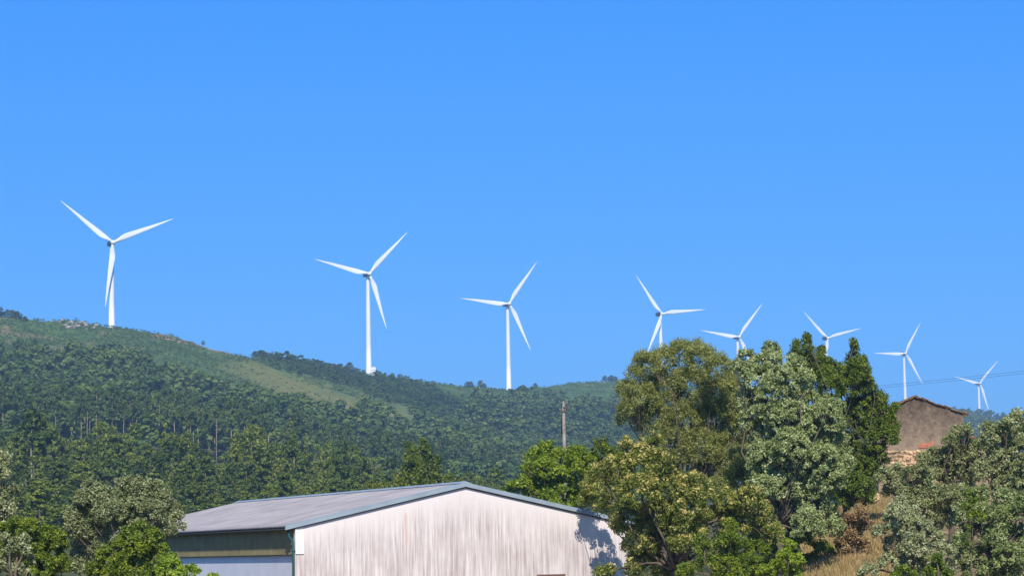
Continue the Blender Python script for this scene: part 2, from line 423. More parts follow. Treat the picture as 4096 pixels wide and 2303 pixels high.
# gable wall stained
m, ns, ln, b = newmat('streaked_render'); b.inputs['Roughness'].default_value = 0.85; b.inputs['Specular IOR Level'].default_value = 0.15
tc = node(ns, 'ShaderNodeTexCoord')
def streak(sx, sz, det=3.0, off=0.0):
    mp = node(ns, 'ShaderNodeMapping'); mp.inputs['Scale'].default_value = (sx, sx, sz); mp.inputs['Location'].default_value = (off, off, 0)
    nz = node(ns, 'ShaderNodeTexNoise', Scale=1.0, Detail=det, Roughness=0.6); ln.new(tc.outputs['Object'], mp.inputs[0]); ln.new(mp.outputs[0], nz.inputs['Vector']); return nz.outputs['Fac']
sA, sB, sC = streak(6.5, 0.26, 5), streak(19, 0.5, 3, 7), streak(0.9, 0.5, 5, 3)
sep = node(ns, 'ShaderNodeSeparateXYZ'); ln.new(tc.outputs['Object'], sep.inputs[0])
# depth below the verge: rain streaks begin a little under it
dx = node(ns, 'ShaderNodeMath', operation='SUBTRACT'); dx.inputs[1].default_value = W/2; ln.new(sep.outputs['X'], dx.inputs[0])
ab = node(ns, 'ShaderNodeMath', operation='ABSOLUTE'); ln.new(dx.outputs[0], ab.inputs[0])
vz = node(ns, 'ShaderNodeMath', operation='MULTIPLY_ADD'); ln.new(ab.outputs[0], vz.inputs[0]); vz.inputs[1].default_value = 1.95/(W/2); ln.new(sep.outputs['Z'], vz.inputs[2])
wig = node(ns, 'ShaderNodeMath', operation='MULTIPLY_ADD'); ln.new(sB, wig.inputs[0]); wig.inputs[1].default_value = -1.6; ln.new(vz.outputs[0], wig.inputs[2])
mr = node(ns, 'ShaderNodeMapRange'); ln.new(wig.outputs[0], mr.inputs['Value'])
mr.inputs['From Min'].default_value = RH - 1.1; mr.inputs['From Max'].default_value = RH - 2.6; mr.inputs['To Min'].default_value = 0.0; mr.inputs['To Max'].default_value = 1.0
def mth(op, a, c_=None):
    n_ = node(ns, 'ShaderNodeMath', operation=op)
    for i, v_ in enumerate((a, c_)):
        if v_ is None: continue
        if isinstance(v_, (int, float)): n_.inputs[i].default_value = v_
        else: ln.new(v_, n_.inputs[i])
    return n_.outputs[0]
ra = ramp(ns, [(0.40, (0,)*3), (0.68, (1,)*3)]); ln.new(sA, ra.inputs[0])
rb = ramp(ns, [(0.42, (0,)*3), (0.66, (1,)*3)]); ln.new(sB, rb.inputs[0])
dirt = mth('ADD', mth('MULTIPLY', ra.outputs[0], 0.5), mth('MULTIPLY', rb.outputs[0], 0.45))
dirt = mth('ADD', dirt, mth('MULTIPLY', mth('SUBTRACT', sC, 0.45), 1.2))
dirt = mth('MULTIPLY', dirt, mr.outputs[0])
rc_ = ramp(ns, [(0.0, (0.76, 0.68, 0.63)), (0.3, (0.63, 0.55, 0.505)), (0.65, (0.49, 0.41, 0.375)), (1.0, (0.36, 0.285, 0.25))]); ln.new(dirt, rc_.inputs[0])
# one rust run
rx = mth('ABSOLUTE', mth('SUBTRACT', mth('ADD', sep.outputs['X'], mth('MULTIPLY', sC, 0.12)), 5.87))
rust = mth('MULTIPLY', mth('LESS_THAN', rx, 0.07), mth('MULTIPLY', mth('GREATER_THAN', sep.outputs['Z'], RH-2.9), mth('LESS_THAN', sep.outputs['Z'], RH-1.35)))
mx = node(ns, 'ShaderNodeMix', data_type='RGBA'); ln.new(mth('MULTIPLY', rust, 0.6), mx.inputs['Factor']); ln.new(rc_.outputs[0], mx.inputs[6]); mx.inputs[7].default_value = (0.66, 0.40, 0.32, 1)
ln.new(mx.outputs[2], b.inputs['Base Color'])
GWALL = m
LILAC = plain('lilac_white_wall', (0.74, 0.73, 0.78), 0.8, 0.06, 0.8)
CLAD = plain('ochre_cladding', (0.25, 0.205, 0.10), 0.7, 0.2, 1.2)
FLASH = plain('blue_grey_flashing', (0.29, 0.35, 0.38), 0.4, 0.1, 1.0, 0.5)
DARK = plain('dark_steel', (0.03, 0.035, 0.035), 0.6)
GREEN = plain('green_pipe', (0.02, 0.10, 0.09), 0.45)
OFFW = plain('white_board', (0.85, 0.83, 0.80), 0.6)
BROWN = plain('brown_lintel', (0.16, 0.08, 0.06), 0.7)
mb = MB(); mb.prism([(0,0,-0.3),(W,0,-0.3),(W,0,EH),(W/2,0,RH),(0,0,EH)], (0, 0.25, 0)); mb.build('gable_wall', GWALL, shed)
mb = MB(); mb.prism([(0,0,-0.3),(W,0,-0.3),(W,0,EH),(W/2,0,RH),(0,0,EH)], (0, 0.25, 0)); mb.build('rear_wall', LILAC, shed, loc=(0, LEN-0.25, 0))
clz = EH - 1.35
mb = MB(); mb.box((0.08, 0.25, -0.3), (0.32, LEN-0.25, EH-0.05)); mb.box((W-0.3, 0.25, -0.3), (W-0.05, LEN-0.25, EH-0.05)); mb.build('side_wall', LILAC, shed)
# ribbed translucent cladding below the eave
mb = MB(); n = 420; pts = []
for i in range(n+1):
    y = 0.3 + (LEN-0.6) * i / n; x = -0.02 + 0.025 * math.sin(i * math.pi / 2 + .3); pts.append((x, y))
vs = [(x, y, clz) for x, y in pts] + [(x, y, EH+0.02) for x, y in pts] + [(x+0.03, y, clz) for x, y in pts] + [(x+0.03, y, EH+0.02) for x, y in pts]
N1 = n+1; fs = []
for i in range(n):
    fs += [(i, i+N1, i+1+N1, i+1), (2*N1+i, 2*N1+i+1, 3*N1+i+1, 3*N1+i), (i, i+1, 2*N1+i+1, 2*N1+i)]
mb.add(vs, fs); mb.build('eave_cladding', CLAD, shed)
mb = MB(); mb.box((-0.06, 0.28, clz-0.05), (0.10, LEN-0.3, clz-0.005)); mb.build('cladding_rail', DARK, shed)
# corrugated roof
m, ns, ln, b = newmat('corrugated_roof'); b.inputs['Roughness'].default_value = 0.6
tc = node(ns, 'ShaderNodeTexCoord'); sp = node(ns, 'ShaderNodeSeparateXYZ'); ln.new(tc.outputs['Object'], sp.inputs[0])
nz = node(ns, 'ShaderNodeTexNoise', Scale=0.5, Detail=8.0, Roughness=0.65); ln.new(tc.outputs['Object'], nz.inputs['Vector'])
rp = ramp(ns, [(0.3, (0.22, 0.205, 0.215)), (0.7, (0.37, 0.34, 0.355))]); ln.new(nz.outputs['Fac'], rp.inputs[0])
md = node(ns, 'ShaderNodeMath', operation='MODULO'); md.inputs[1].default_value = 2.25; ln.new(sp.outputs['X'], md.inputs[0])
lt = node(ns, 'ShaderNodeMath', operation='LESS_THAN'); lt.inputs[1].default_value = 0.09; ln.new(md.outputs[0], lt.inputs[0])
l2 = node(ns, 'ShaderNodeMath', operation='MULTIPLY'); l2.inputs[1].default_value = 0.35; ln.new(lt.outputs[0], l2.inputs[0])
mx = node(ns, 'ShaderNodeMix', data_type='RGBA'); ln.new(l2.outputs[0], mx.inputs['Factor']); ln.new(rp.outputs[0], mx.inputs[6]); mx.inputs[7].default_value = (0.16, 0.15, 0.17, 1)
ln.new(mx.outputs[2], b.inputs['Base Color']); ROOF = m
OV = 0.42; sl = 1.95 / (W/2)
mb = MB(); pitch = 0.2; n = int((LEN + 0.1) / pitch * 4)
for side in (0, 1):
    xs = [(-OV, EH - OV*sl + 0.14), (W/2, RH + 0.14)] if side == 0 else [(W/2, RH+0.14), (W+OV, EH - OV*sl + 0.14)]
    vs = []
    for i in range(n+1):
        y = -0.05 + (LEN+0.1) * i / n; dz = 0.03 * math.sin(i * math.pi / 2)
        for (x, z) in xs: vs.append((x, y, z + dz)); 
        for (x, z) in xs: vs.append((x, y, z + dz - 0.05))
    fs = []
    for i in range(n):
        a = i*4; c_ = a+4
        fs += [(a, a+1, c_+1, c_), (a+2, c_+2, c_+3, a+3), (a, c_, c_+2, a+2), (a+1, a+3, c_+3, c_+1)]
    mb.add(vs, fs)
mb.build('roof', ROOF, shed)
mb = MB(); mb.prism([(W/2-0.35, -0.1, RH+0.12), (W/2, -0.1, RH+0.24), (W/2+0.35, -0.1, RH+0.12), (W/2, -0.1, RH+0.16)], (0, LEN+0.2, 0)); mb.build('ridge_cap', FLASH, shed)
for side in (0, 1):
    mb = MB()
    e = (-OV-0.12, EH-(OV+.12)*sl) if side == 0 else (W+OV+.05, EH-(OV+.05)*sl); r_ = (W/2 - (0 if side else 0), RH)
    a, c_ = ((e[0], -0.16, e[1]-0.04), (W/2, -0.16, RH-0.04))
    top = 0.18
    mb.prism([a, c_, (c_[0], c_[1], c_[2]+top), (a[0], a[1], a[2]+top)], (0, 0.1, 0))
    mb.prism([(a[0], -0.16, a[2]+top+.003), (c_[0], -0.16, c_[2]+top+.003), (c_[0], -0.16, c_[2]+top+0.035), (a[0], -0.16, a[2]+top+0.035)], (0, 0.42, 0))
    mb.build('verge_flashing', FLASH, shed)
mb = MB()
mb.prism([(-.05, -0.05, EH-0.11), (W/2, -0.05, RH-0.10), (W/2, -0.05, RH-0.04), (-.05, -0.05, EH-0.05)], (0, 0.04, 0))
mb.prism([(W/2, -0.05, RH-0.10), (W+.05, -0.05, EH-0.11), (W+.05, -0.05, EH-0.05), (W/2, -0.05, RH-0.04)], (0, 0.04, 0)); mb.build('verge_batten', BROWN, shed)
mb = MB(); mb.box((0.0, -0.06, clz+0.02), (0.42, -0.006, EH-0.14)); mb.build('corner_board', OFFW, shed)
mb = MB(); mb.tube([(-0.3, 0.1, EH-0.1), (-0.3, 0.1, EH-0.45), (-0.14, 0.08, EH-0.62), (-0.1, 0.02, EH-0.7), (-0.1, 0.02, -0.2)], 0.06, 8)
for z in (EH-1.2, EH-2.6, EH-4.0): mb.box((-0.18, -0.04, z), (-0.006, 0.09, z+0.06))
mb.build('downpipe', GREEN, shed, True)
mb = MB(); mb.tube([(-OV+0.09, 0.0, EH-OV*sl-0.02), (-OV+0.09, LEN, EH-OV*sl-0.02)], 0.075, 8); mb.build('gutter', DARK, shed, True)
lx0 = 13.0; lz = EH - 2.56
mb = MB(); mb.box((lx0-0.1, -0.06, lz-0.12), (lx0+1.45, -0.006, lz)); mb.build('window_lintel', BROWN, shed)
mb = MB(); mb.box((lx0, -0.03, lz-1.1), (lx0+1.35, -0.006, lz-0.13)); mb.build('window', DARK, shed)

# ------------------------------------------------------------------ stone house on the rise
HD = 200.0
hp = lambda x, y, D=HD: P(x, y, D)
apex = hp(3665, 1590); rt = hp(3853, 1655); lf = hp(3505, 1655); gzh = tz(apex[0], apex[1] + 2) - 0.6
house = empty('stone_house', (apex[0], apex[1], gzh)); tag(house, 'old farmhouse with grey plaster gable and mossy tiled roof above the olive trees', 'house')
m, ns, ln, b = newmat('old_plaster'); b.inputs['Roughness'].default_value = 0.95; b.inputs['Specular IOR Level'].default_value = 0.05
tc = node(ns, 'ShaderNodeTexCoord')
n1 = node(ns, 'ShaderNodeTexNoise', Scale=1.6, Detail=9.0, Roughness=0.82); ln.new(tc.outputs['Object'], n1.inputs['Vector'])
n2 = node(ns, 'ShaderNodeTexVoronoi', Scale=3.2); n2.feature = 'F1'; ln.new(tc.outputs['Object'], n2.inputs['Vector'])
sp = node(ns, 'ShaderNodeSeparateXYZ'); ln.new(tc.outputs['Object'], sp.inputs[0])
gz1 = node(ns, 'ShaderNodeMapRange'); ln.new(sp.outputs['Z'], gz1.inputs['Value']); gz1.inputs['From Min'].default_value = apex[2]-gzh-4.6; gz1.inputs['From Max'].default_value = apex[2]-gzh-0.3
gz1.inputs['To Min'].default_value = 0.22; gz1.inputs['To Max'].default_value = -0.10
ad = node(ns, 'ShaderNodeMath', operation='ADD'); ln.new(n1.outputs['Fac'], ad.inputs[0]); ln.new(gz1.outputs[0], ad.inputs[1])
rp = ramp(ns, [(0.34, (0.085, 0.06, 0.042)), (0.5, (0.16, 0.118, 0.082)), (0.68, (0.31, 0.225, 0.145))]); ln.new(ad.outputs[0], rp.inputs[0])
sp2 = ramp(ns, [(0.06, (1, 1, 1)), (0.14, (0, 0, 0))]); ln.new(n2.outputs['Distance'], sp2.inputs[0])
mx = node(ns, 'ShaderNodeMix', data_type='RGBA'); ln.new(sp2.outputs[0], mx.inputs['Factor']); ln.new(rp.outputs[0], mx.inputs[6]); mx.inputs[7].default_value = (0.36, 0.32, 0.27, 1)
ln.new(mx.outputs[2], b.inputs['Base Color'])
bp = node(ns, 'ShaderNodeBump', Strength=0.6, Distance=0.06); ln.new(n1.outputs['Fac'], bp.inputs['Height']); ln.new(bp.outputs[0], b.inputs['Normal'])
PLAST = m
TILE = plain('clay_tiles', (0.22, 0.125, 0.055), 0.9, 0.6, 1.5)
TILE2 = plain('red_tiles', (0.42, 0.15, 0.07), 0.85, 0.4, 1.5)
BRICK = plain('red_brick', (0.50, 0.17, 0.09), 0.85, 0.3, 3)
STONE = plain('field_stone', (0.50, 0.33, 0.18), 0.9, 0.45, 1.2)
hx0, hx1 = lf[0]-apex[0], rt[0]-apex[0]; hzE = rt[2]-gzh; hzA = apex[2]-gzh
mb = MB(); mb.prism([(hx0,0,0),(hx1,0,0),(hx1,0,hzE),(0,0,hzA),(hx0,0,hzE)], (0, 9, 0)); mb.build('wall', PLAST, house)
mb = MB()
def tile_slope(xa, za, xb, zb, y0, y1, seed):
    rg = random.Random(seed); rows = max(3, int(abs(xb-xa)/0.42)); cols = int((y1-y0)/0.28)
    for i in range(rows):
        t0, t1 = i/rows, (i+1.18)/rows
        for j in range(cols):
            y = y0 + (j+.5)*(y1-y0)/cols; jz = rg.uniform(-.05, .06) + .05*math.sin(i*1.7); w = 0.13
            xA = xa+(xb-xa)*t0; xB = xa+(xb-xa)*t1; zA = za+(zb-za)*t0 + jz + 0.035; zB = za+(zb-za)*t1+jz
            prof = [(-w, 0), (-w*.7, .04), (0, .06), (w*.7, .04), (w, 0)]
            vs = [(xA, y+p, zA+q) for p, q in prof] + [(xB, y+p*1.1, zB+q*1.1) for p, q in prof]
            mb.add(vs, [(k, k+1, k+6, k+5) for k in range(4)] + [(0,5,9,4), (0,1,2,3,4), (5,9,8,7,6)])
tile_slope(0, hzA+.05, hx1+0.32, hzE-0.06, -0.22, 9.2, 1); tile_slope(0, hzA+.05, hx0-0.32, hzE-0.06, -0.22, 9.2, 2)
for i in range(26):
    y = -0.25 + i*0.36; mb.tube([(0, y, hzA+0.08), (0, y+0.42, hzA+0.11)], [0.10, 0.13], 7)
mb.box((hx1+0.02, -0.1, hzE-0.2), (hx1+0.2, 9.1, hzE-0.09))
mb.build('roof', TILE, house)
bk = MB(); q0 = hp(3674, 1791); 
for r_i in range(3):
    for c_i in range(5):
        if (r_i, c_i) in ((2, 0), (2, 1), (2, 2), (2, 3)): continue
        x = q0[0]-apex[0] + c_i*0.235; z = q0[2]-gzh + r_i*0.18; bk.box((x, -0.05, z), (x+0.22, 0.0-.002, z+0.165))
bk.build('brick_patch', BRICK, house)
# rubble stone wall: one wall made of stacked irregular stones
rubble = empty('rubble_wall', (hp(3660, 1900, 197)[0], 197, tz(hp(3660, 1900, 197)[0], 197))); tag(rubble, 'tumbled dry stone wall of tan stones at the foot of the farmhouse', 'stone wall')
def stone_mesh(rg, n=18):
    import bmesh
    bm = bmesh.new()
    for _ in range(n):
        v = Vector((rg.gauss(0,1), rg.gauss(0,1), rg.gauss(0,1))).normalized()
        bm.verts.new((v.x*(abs(v.x)**-.25 if abs(v.x) > .05 else 1), v.y, v.z))
    bmesh.ops.convex_hull(bm, input=bm.verts)
    vs = [tuple(v.co) for v in bm.verts]; bm.verts.index_update(); fs = [tuple(v.index for v in f.verts) for f in bm.faces]
    bm.free(); return vs, fs
sm = [stone_mesh(random.Random(i)) for i in range(12)]
mb = MB(); rx0, ry0, rz0 = rubble.location; rg = random.Random(5)
for row in range(17):
    py = 2040 - row * 14.5
    a_, b_ = 3536 + (10 if row > 8 else -(8-row)*7), 3880 - row*3
    px = a_
    while px < b_:
        w_ = rg.uniform(12, 30); q = P(px + w_/2, py + rg.uniform(-3, 3), 196.5 + rg.uniform(-.12, .12)); vs, fs = sm[rg.randrange(12)]
        s_ = w_/51/2*1.12; h_ = rg.uniform(0.15, 0.19)
        mb.add([(q[0]-rx0 + v[0]*s_, q[1]-ry0 + v[1]*.22, q[2]-rz0 + v[2]*h_) for v in vs], fs); px += w_*0.9
mb.build('stones', STONE, rubble)
q = P(3500, 1990, 170); mbs = MB(); vs, fs = sm[3]; mbs.add([(v[0]*.38, v[1]*.4, v[2]*.45) for v in vs], fs)
o = mbs.build('boulder', STONE, None, loc=(q[0], q[1], q[2])); tag(o, 'pale rounded boulder at the end of the dry stone wall', 'boulder')
o.location.z = max(tz(q[0], q[1]) + .1, q[2])
# low tiled annex right of the house
ap = hp(3872, 1735, 203); annex = empty('tiled_annex', (ap[0], 203, gzh)); tag(annex, 'low outbuilding with red tiled roof just right of the farmhouse gable', 'outbuilding')
za = ap[2]-gzh
mb = MB(); mb.prism([(0,0,0),(3.2,0,0),(3.2,0,za-2.1),(0,0,za-0.1)], (0, 5, 0)); mb.build('wall', PLAST, annex)
mb = MB(); tile_slope(-0.1, za, 3.4, za-2.15, -0.2, 5.2, 4); mb.build('roof', TILE2, annex)

# ------------------------------------------------------------------ trees
def make_tree(name, label, cat, D, lobes, mat, leaf=0.16, per=70, dens=26, rc=0.3, bark=BARK, aspect=2.0, inner=0.45,
              spread=1.0, out=0.5, up=0.35, droop=0.0, trunk_px=None, trunk_r=0.18, twigs=3, extra=None, group=None, flat=1.0, bury=0.0, seed=None, tonevar=0.22):
    rg = np.random.default_rng(seed if seed is not None else abs(hash((D, len(lobes), int(lobes[0][0])))) % 99991)
    A = np.array([l[:3] for l in lobes], float)
    leaf *= .76; rc *= .82; dens *= 1.5; per = int(per * 1.1)
    sc_ = F / D
    cx = trunk_px if trunk_px else A[:, 0].mean()
    halfw = (A[:, 0].max() - A[:, 0].min()) / 2 / sc_ + 0.5
    cs = []; rs = []
    for k, (x, y, r_) in enumerate(A):
        # depth follows a rounded crown, alternating front and back around the trunk
        t = (x - A[:, 0].mean()) / sc_ / halfw; dep = math.sqrt(max(0.05, 1 - t*t)) * halfw * 0.75 * spread
        off = dep * rg.uniform(-0.85, 0.85) if k % 3 else dep * rg.uniform(-0.3, 0.3)
        if len(lobes[k]) > 3: off = lobes[k][3]
        Dk = D + off; cs.append(P(x, y, Dk)); rs.append(r_ / F * Dk)
    cs = np.array(cs); rs = np.array(rs)
    b0 = P(cx, 2200, D); gz0 = tz(b0[0], D); base = np.array([b0[0], D, gz0])
    t = empty(name, base); tag(t, label, cat, group)
    cen, rad = clumps_in_lobes(rg, cs, rs, dens, rc, inner)
    ok = cen[:, 2] > gz0 + 0.2; cen, rad = cen[ok], rad[ok]
    Vq, tone = leaf_quads(rg, cen - base, rad, per, leaf, aspect, out, up, droop, flat, tonevar)
    quads_obj('crown', Vq, tone, mat, t)
    # trunk and limbs
    mb = MB(); top = cs[:, 2].max() - gz0; fork = np.array([0, 0, max(0.5, (cs[:, 2].min() - gz0) * 0.6 + top * 0.12)])
    mb.tube([(0, 0, -0.3), (trunk_r*.5, 0, fork[2]*0.5), fork], [trunk_r*1.25, trunk_r, trunk_r*0.9], 9)
    big_ = np.array([k for k in range(len(lobes)) if len(lobes[k]) == 3]); rel = cs - base
    for k, (c, r_) in enumerate(zip(rel, rs)):
        if len(lobes[k]) > 3:      # small sprays hang from the nearest big bough
            nb = rel[big_[np.argmin(np.linalg.norm(rel[big_] - c, axis=1))]]
            mb.tube([nb, (nb + c) / 2 + np.array([0, 0, .12]), c], [.045, .03, .012], 5); continue
        mid = fork + (c - fork) * 0.45 + rg.normal(0, 0.1, 3) * np.linalg.norm(c - fork) + np.array([0, 0, 0.15])
        m2 = (mid + c) / 2 + rg.normal(0, 0.07, 3) * np.linalg.norm(c - fork)
        mb.tube([fork, (fork+mid)/2 + rg.normal(0, .08, 3), mid, m2, c], [trunk_r*.36, trunk_r*.3, trunk_r*.22, trunk_r*.16, trunk_r*.08], 6)
        for _ in range(twigs):
            e = c + norm(rg.normal(size=3)) * r_ * 0.9; s_ = m2 + (c - m2) * rg.uniform(0, 1)
            mb.tube([s_, (s_+e)/2 + rg.normal(0, .06, 3), e], [trunk_r*.1, trunk_r*.07, trunk_r*.03], 5)
    mb.build('trunk', bark, t, True)
    if extra:   # (part name, material, share of clumps, leaves, size, lift)
        nm, em, share, n_, sz, lift = extra
        # outer, upper clumps only
        g_ = rg.random(len(cen)); 
        mid_ = cs.mean(0); outer = []
        for i_ in range(len(cen)):
            d_ = np.linalg.norm(cs - cen[i_], axis=1) / rs; outer.append(d_.min())
        sel = (np.array(outer) > 0.72) & (g_ < share)
        ce = cen[sel] - base; ce = ce + np.array([0, -lift*0.5, lift])
        Ve, te = leaf_quads(rg, ce, rad[sel]*0.75, n_, sz, 3.2, 0.8, 0.5, 0, 0.8)
        quads_obj(nm, Ve, te, em, t)
    return t

make_tree('olive_tree', 'pale olive tree cut off by the left edge, behind the dark round bush', 'tree', 108,
    [(0,1835,34),(-40,1870,50),(8,1905,24),(25,1965,32),(55,1960,24),(20,2030,42),(50,2040,30),(-30,1980,50),(-50,2060,60),(30,2085,34)], LM['pale'], leaf=.17, per=70, rc=.26, dens=34, trunk_px=-30)
make_tree('olive_tree', 'silvery two-topped olive tree in front of the left end of the warehouse roof', 'tree', 121,
    [(365,1962,40),(325,1990,33),(415,1985,40),(505,1950,40),(560,1958,45),(610,1962,42),(650,2003,42),(690,2040,36),(705,2085,36),(300,2060,38),(350,2060,55),(440,2050,55),(530,2040,65),(610,2060,60),(660,2110,45),(310,2130,48),(390,2130,58),(480,2120,55),(560,2120,50),(330,2200,50),(310,2260,50),(400,2200,40),(290,2100,30),(270,2050,14),(600,2180,60),(500,2190,60)],
    LM['pale'], leaf=.16, per=66, rc=.27, dens=36, trunk_r=.12)
make_tree('round_bush', 'dark glossy green round bush at the lower left corner', 'bush', 100,
    [(60,2112,36),(120,2112,36),(20,2125,32),(190,2145,40),(236,2165,34),(130,2180,60),(200,2220,58),(240,2260,38),(150,2270,60),(70,2200,60),(200,2300,50),(100,2310,50),(0,2200,50)], LM['citrus'], leaf=.15, per=80, rc=.2, dens=50, inner=.6)
make_tree('olive_shrub', 'small grey-green olive shrub in front of the dark round bush', 'shrub', 84,
    [(15,2165,32),(58,2178,28),(98,2158,18),(95,2200,30),(40,2220,40),(112,2245,26),(20,2275,46),(90,2285,36)], LM['pale'], leaf=.13, per=60, rc=.18, dens=50)
make_tree('citrus_bush', 'bright green leafy bush beside the warehouse side wall', 'bush', 103,
    [(573,2118,34),(520,2138,36),(610,2150,38),(560,2190,58),(480,2198,42),(640,2195,28),(430,2228,42),(500,2260,58),(590,2255,58),(388,2285,40),(650,2245,32),(450,2300,50),(550,2310,50),(640,2300,40)], LM['citrus'], leaf=.16, per=75, rc=.21, dens=46)
make_tree('leafy_shoot', 'fresh yellow-green leafy shoots against the lilac wall of the warehouse', 'shrub', 98,
    [(690,2228,19),(665,2256,26),(700,2272,32),(758,2272,19),(783,2290,17),(730,2300,24),(650,2295,30),(700,2320,40)], LM['shoot'], leaf=.16, per=55, rc=.16, dens=60, trunk_r=.05)
make_tree('leafy_shoot', 'tiny leafy sprig just showing before the warehouse wall at the bottom edge', 'shrub', 98,
    [(845,2306,14),(862,2303,11)], LM['shoot'], leaf=.14, per=30, rc=.1, dens=60, trunk_r=.03)
make_tree('sapling', 'row of thin light green saplings showing above the warehouse roof', 'tree', 205,
    [(1490,1948,26),(1540,1955,32),(1600,1905,20),(1603,1945,32),(1678,1888,20),(1672,1928,32),(1740,1912,24),(1730,1950,30),(1790,1918,22),(1838,1928,18),(1850,1955,28),(1900,1965,22),(1650,1965,30),(1790,1960,30)], LM['chest'], leaf=.26, per=34, rc=.36, dens=12, spread=.4, trunk_r=.08)
make_tree('dark_conifer', 'dark twin-topped tree behind the light saplings above the warehouse ridge', 'tree', 330,
    [(1643,1788,18),(1648,1825,32),(1690,1776,18),(1695,1815,32),(1660,1870,46),(1720,1870,42),(1742,1842,20),(1650,1920,50),(1720,1930,50),(1620,1872,22),(1690,2000,60)], LM['euca'], leaf=.42, per=45, rc=.6, dens=7, trunk_r=.25)
make_tree('lime_green_tree', 'bright yellow-green tree at the foot of the utility pole', 'tree', 158,
    [(2185,1805,36),(2130,1832,34),(2228,1838,44),(2310,1818,38),(2288,1868,46),(2180,1880,56),(2120,1880,33),(2348,1858,38),(2340,1920,48),(2250,1940,56),(2150,1940,50),(2092,1930,30),(2055,1948,24),(2200,1990,48),(2300,2000,48),(2120,1975,40),(2030,1975,20),(2230,2050,50),(2360,2000,50)], LM['lime'], leaf=.24, per=60, rc=.33, dens=18, spread=.7)
make_tree('green_tree', 'small darker green tree peeping out between the yellow-green tree and the chestnut', 'tree', 172,
    [(2405,1772,20),(2400,1815,38),(2440,1828,34),(2368,1845,34),(2420,1880,50)], LM['laurel'], leaf=.24, per=60, rc=.34, dens=16)
chest = make_tree('chestnut_tree', 'chestnut tree with creamy catkins leaning over the right corner of the warehouse', 'tree', 122,
    [(2600,1785,48),(2520,1805,48),(2470,1865,55),(2560,1880,78),(2645,1850,44),(2402,1895,46),(2372,1958,46,8.2),(2450,1970,74,6),(2560,1985,88),(2670,1955,84),(2768,1945,58),(2805,1962,42),(2330,2000,26,8.4),(2420,2030,40,8.4),(2520,2080,76),(2640,2080,88),(2760,2050,78),(2488,2120,26,8),(2560,2180,66),(2660,2180,78),(2590,2260,76),(2530,2270,26),(2905,2008,50),(3000,2005,58),(3070,2066,52),(3092,2136,40),(2960,2090,78),(2860,2100,78),(2750,2160,78),(2400,2290,16,-2),(2440,2285,18,-2),(2690,2270,80)],
    LM['chest'], leaf=.22, per=66, rc=.34, dens=19, aspect=2.8, droop=.35, trunk_px=2700, trunk_r=.24, twigs=4, bark=BARK, extra=('catkins', LM['catkin'], .6, 26, .16, .15), spread=.62, inner=.55)
make_tree('tall_thin_tree', 'tall thin-leaved brownish green tree with bare limbs showing through', 'tree', 150,
    [(2588,1462,58),(2576,1432,24),(2655,1445,58),(2720,1418,56),(2714,1385,22),(2796,1400,38),(2800,1440,66),(2868,1480,64),(2505,1562,44),(2560,1600,76),(2650,1560,88),(2760,1560,98),(2880,1590,88),(2515,1660,54),(2620,1690,88),(2740,1700,98),(2860,1690,88),(2700,1800,86),(2800,1800,92),(2890,1800,76),(2940,1478,34),(2545,1500,40),(2930,1640,60),(2640,1850,80),(2940,1880,80),(2850,1900,80),(2975,1700,56),(2990,1780,60),(2965,1850,70),(2985,1600,40),(2930,1560,50),(3000,1930,70),(2880,1960,60)],
    LM['brownish'], leaf=.18, per=62, rc=.36, dens=28, aspect=3, bark=BARK, trunk_px=2740, trunk_r=.17, twigs=5, inner=.45)
make_tree('silver_tree', 'big silvery green tree whose crown covers the middle of the right-hand grove', 'tree', 142,
    [(2985,1432,36),(3087,1402,38),(3174,1458,38),(3043,1462,44),(3222,1506,36),(2946,1466,26),(3029,1522,66),(3125,1532,74),(3212,1555,44),(3101,1614,96),(3222,1629,76),(3315,1642,52),(3352,1615,24),(3150,1687,96),(3295,1690,84),(3343,1784,62),(3222,1760,96),(3077,1760,80),(3372,1858,48),(3270,1856,96),(3125,1856,90),(3053,1832,70),(3315,1920,74),(3198,1930,88),(3250,2010,80),(3130,1960,70),(3300,2045,56),(3330,2115,46),(3230,2100,70),(3090,1438,36),(3080,1485,50),(3060,1900,70),(3170,1990,80),(3260,1960,70),(3080,1700,70),(3000,1600,56),(2990,1480,40),(3010,1680,50),(3160,1800,90),(3240,1830,80),(3060,1960,60)],
    LM['silver'], leaf=.17, per=66, rc=.27, dens=26, trunk_r=.22, twigs=3, trunk_px=3120, spread=.8)
make_tree('pointed_tree', 'dark green tree with several pointed tops beside the farmhouse', 'tree', 168,
    [(3227,1368,14),(3227,1400,26),(3227,1450,42),(3183,1395,14),(3183,1432,30),(3190,1490,40),(3285,1412,16),(3285,1448,32),(3290,1505,48),(3415,1398,14),(3415,1430,26),(3415,1480,42),(3400,1550,68),(3454,1452,12),(3456,1485,20),(3462,1540,42),(3330,1560,60),(3490,1610,46),(3518,1660,54),(3440,1660,80),(3370,1680,70),(3552,1705,46),(3555,1748,46),(3470,1770,78),(3508,1822,46),(3475,1880,58),(3450,1960,56),(3430,1860,80),(3455,1995,40),(3400,1960,50),(3580,1640,14),(3360,1800,80),(3370,1900,80),(3350,2000,70),(3395,1490,46),(3440,1500,44),(3355,1530,50),(3345,1480,28),(3300,1470,42),(3250,1520,60),(3430,1450,22),(3520,1600,30),(3240,1470,46),(3415,1372,8),(3416,1384,11),(3227,1346,8),(3227,1356,11),(3183,1376,8),(3285,1394,9),(3455,1434,8),(3484,1528,9),(3578,1622,9)],
    LM['laurel'], leaf=.18, per=70, rc=.32, dens=24, trunk_r=.15, spread=.6, up=.5)
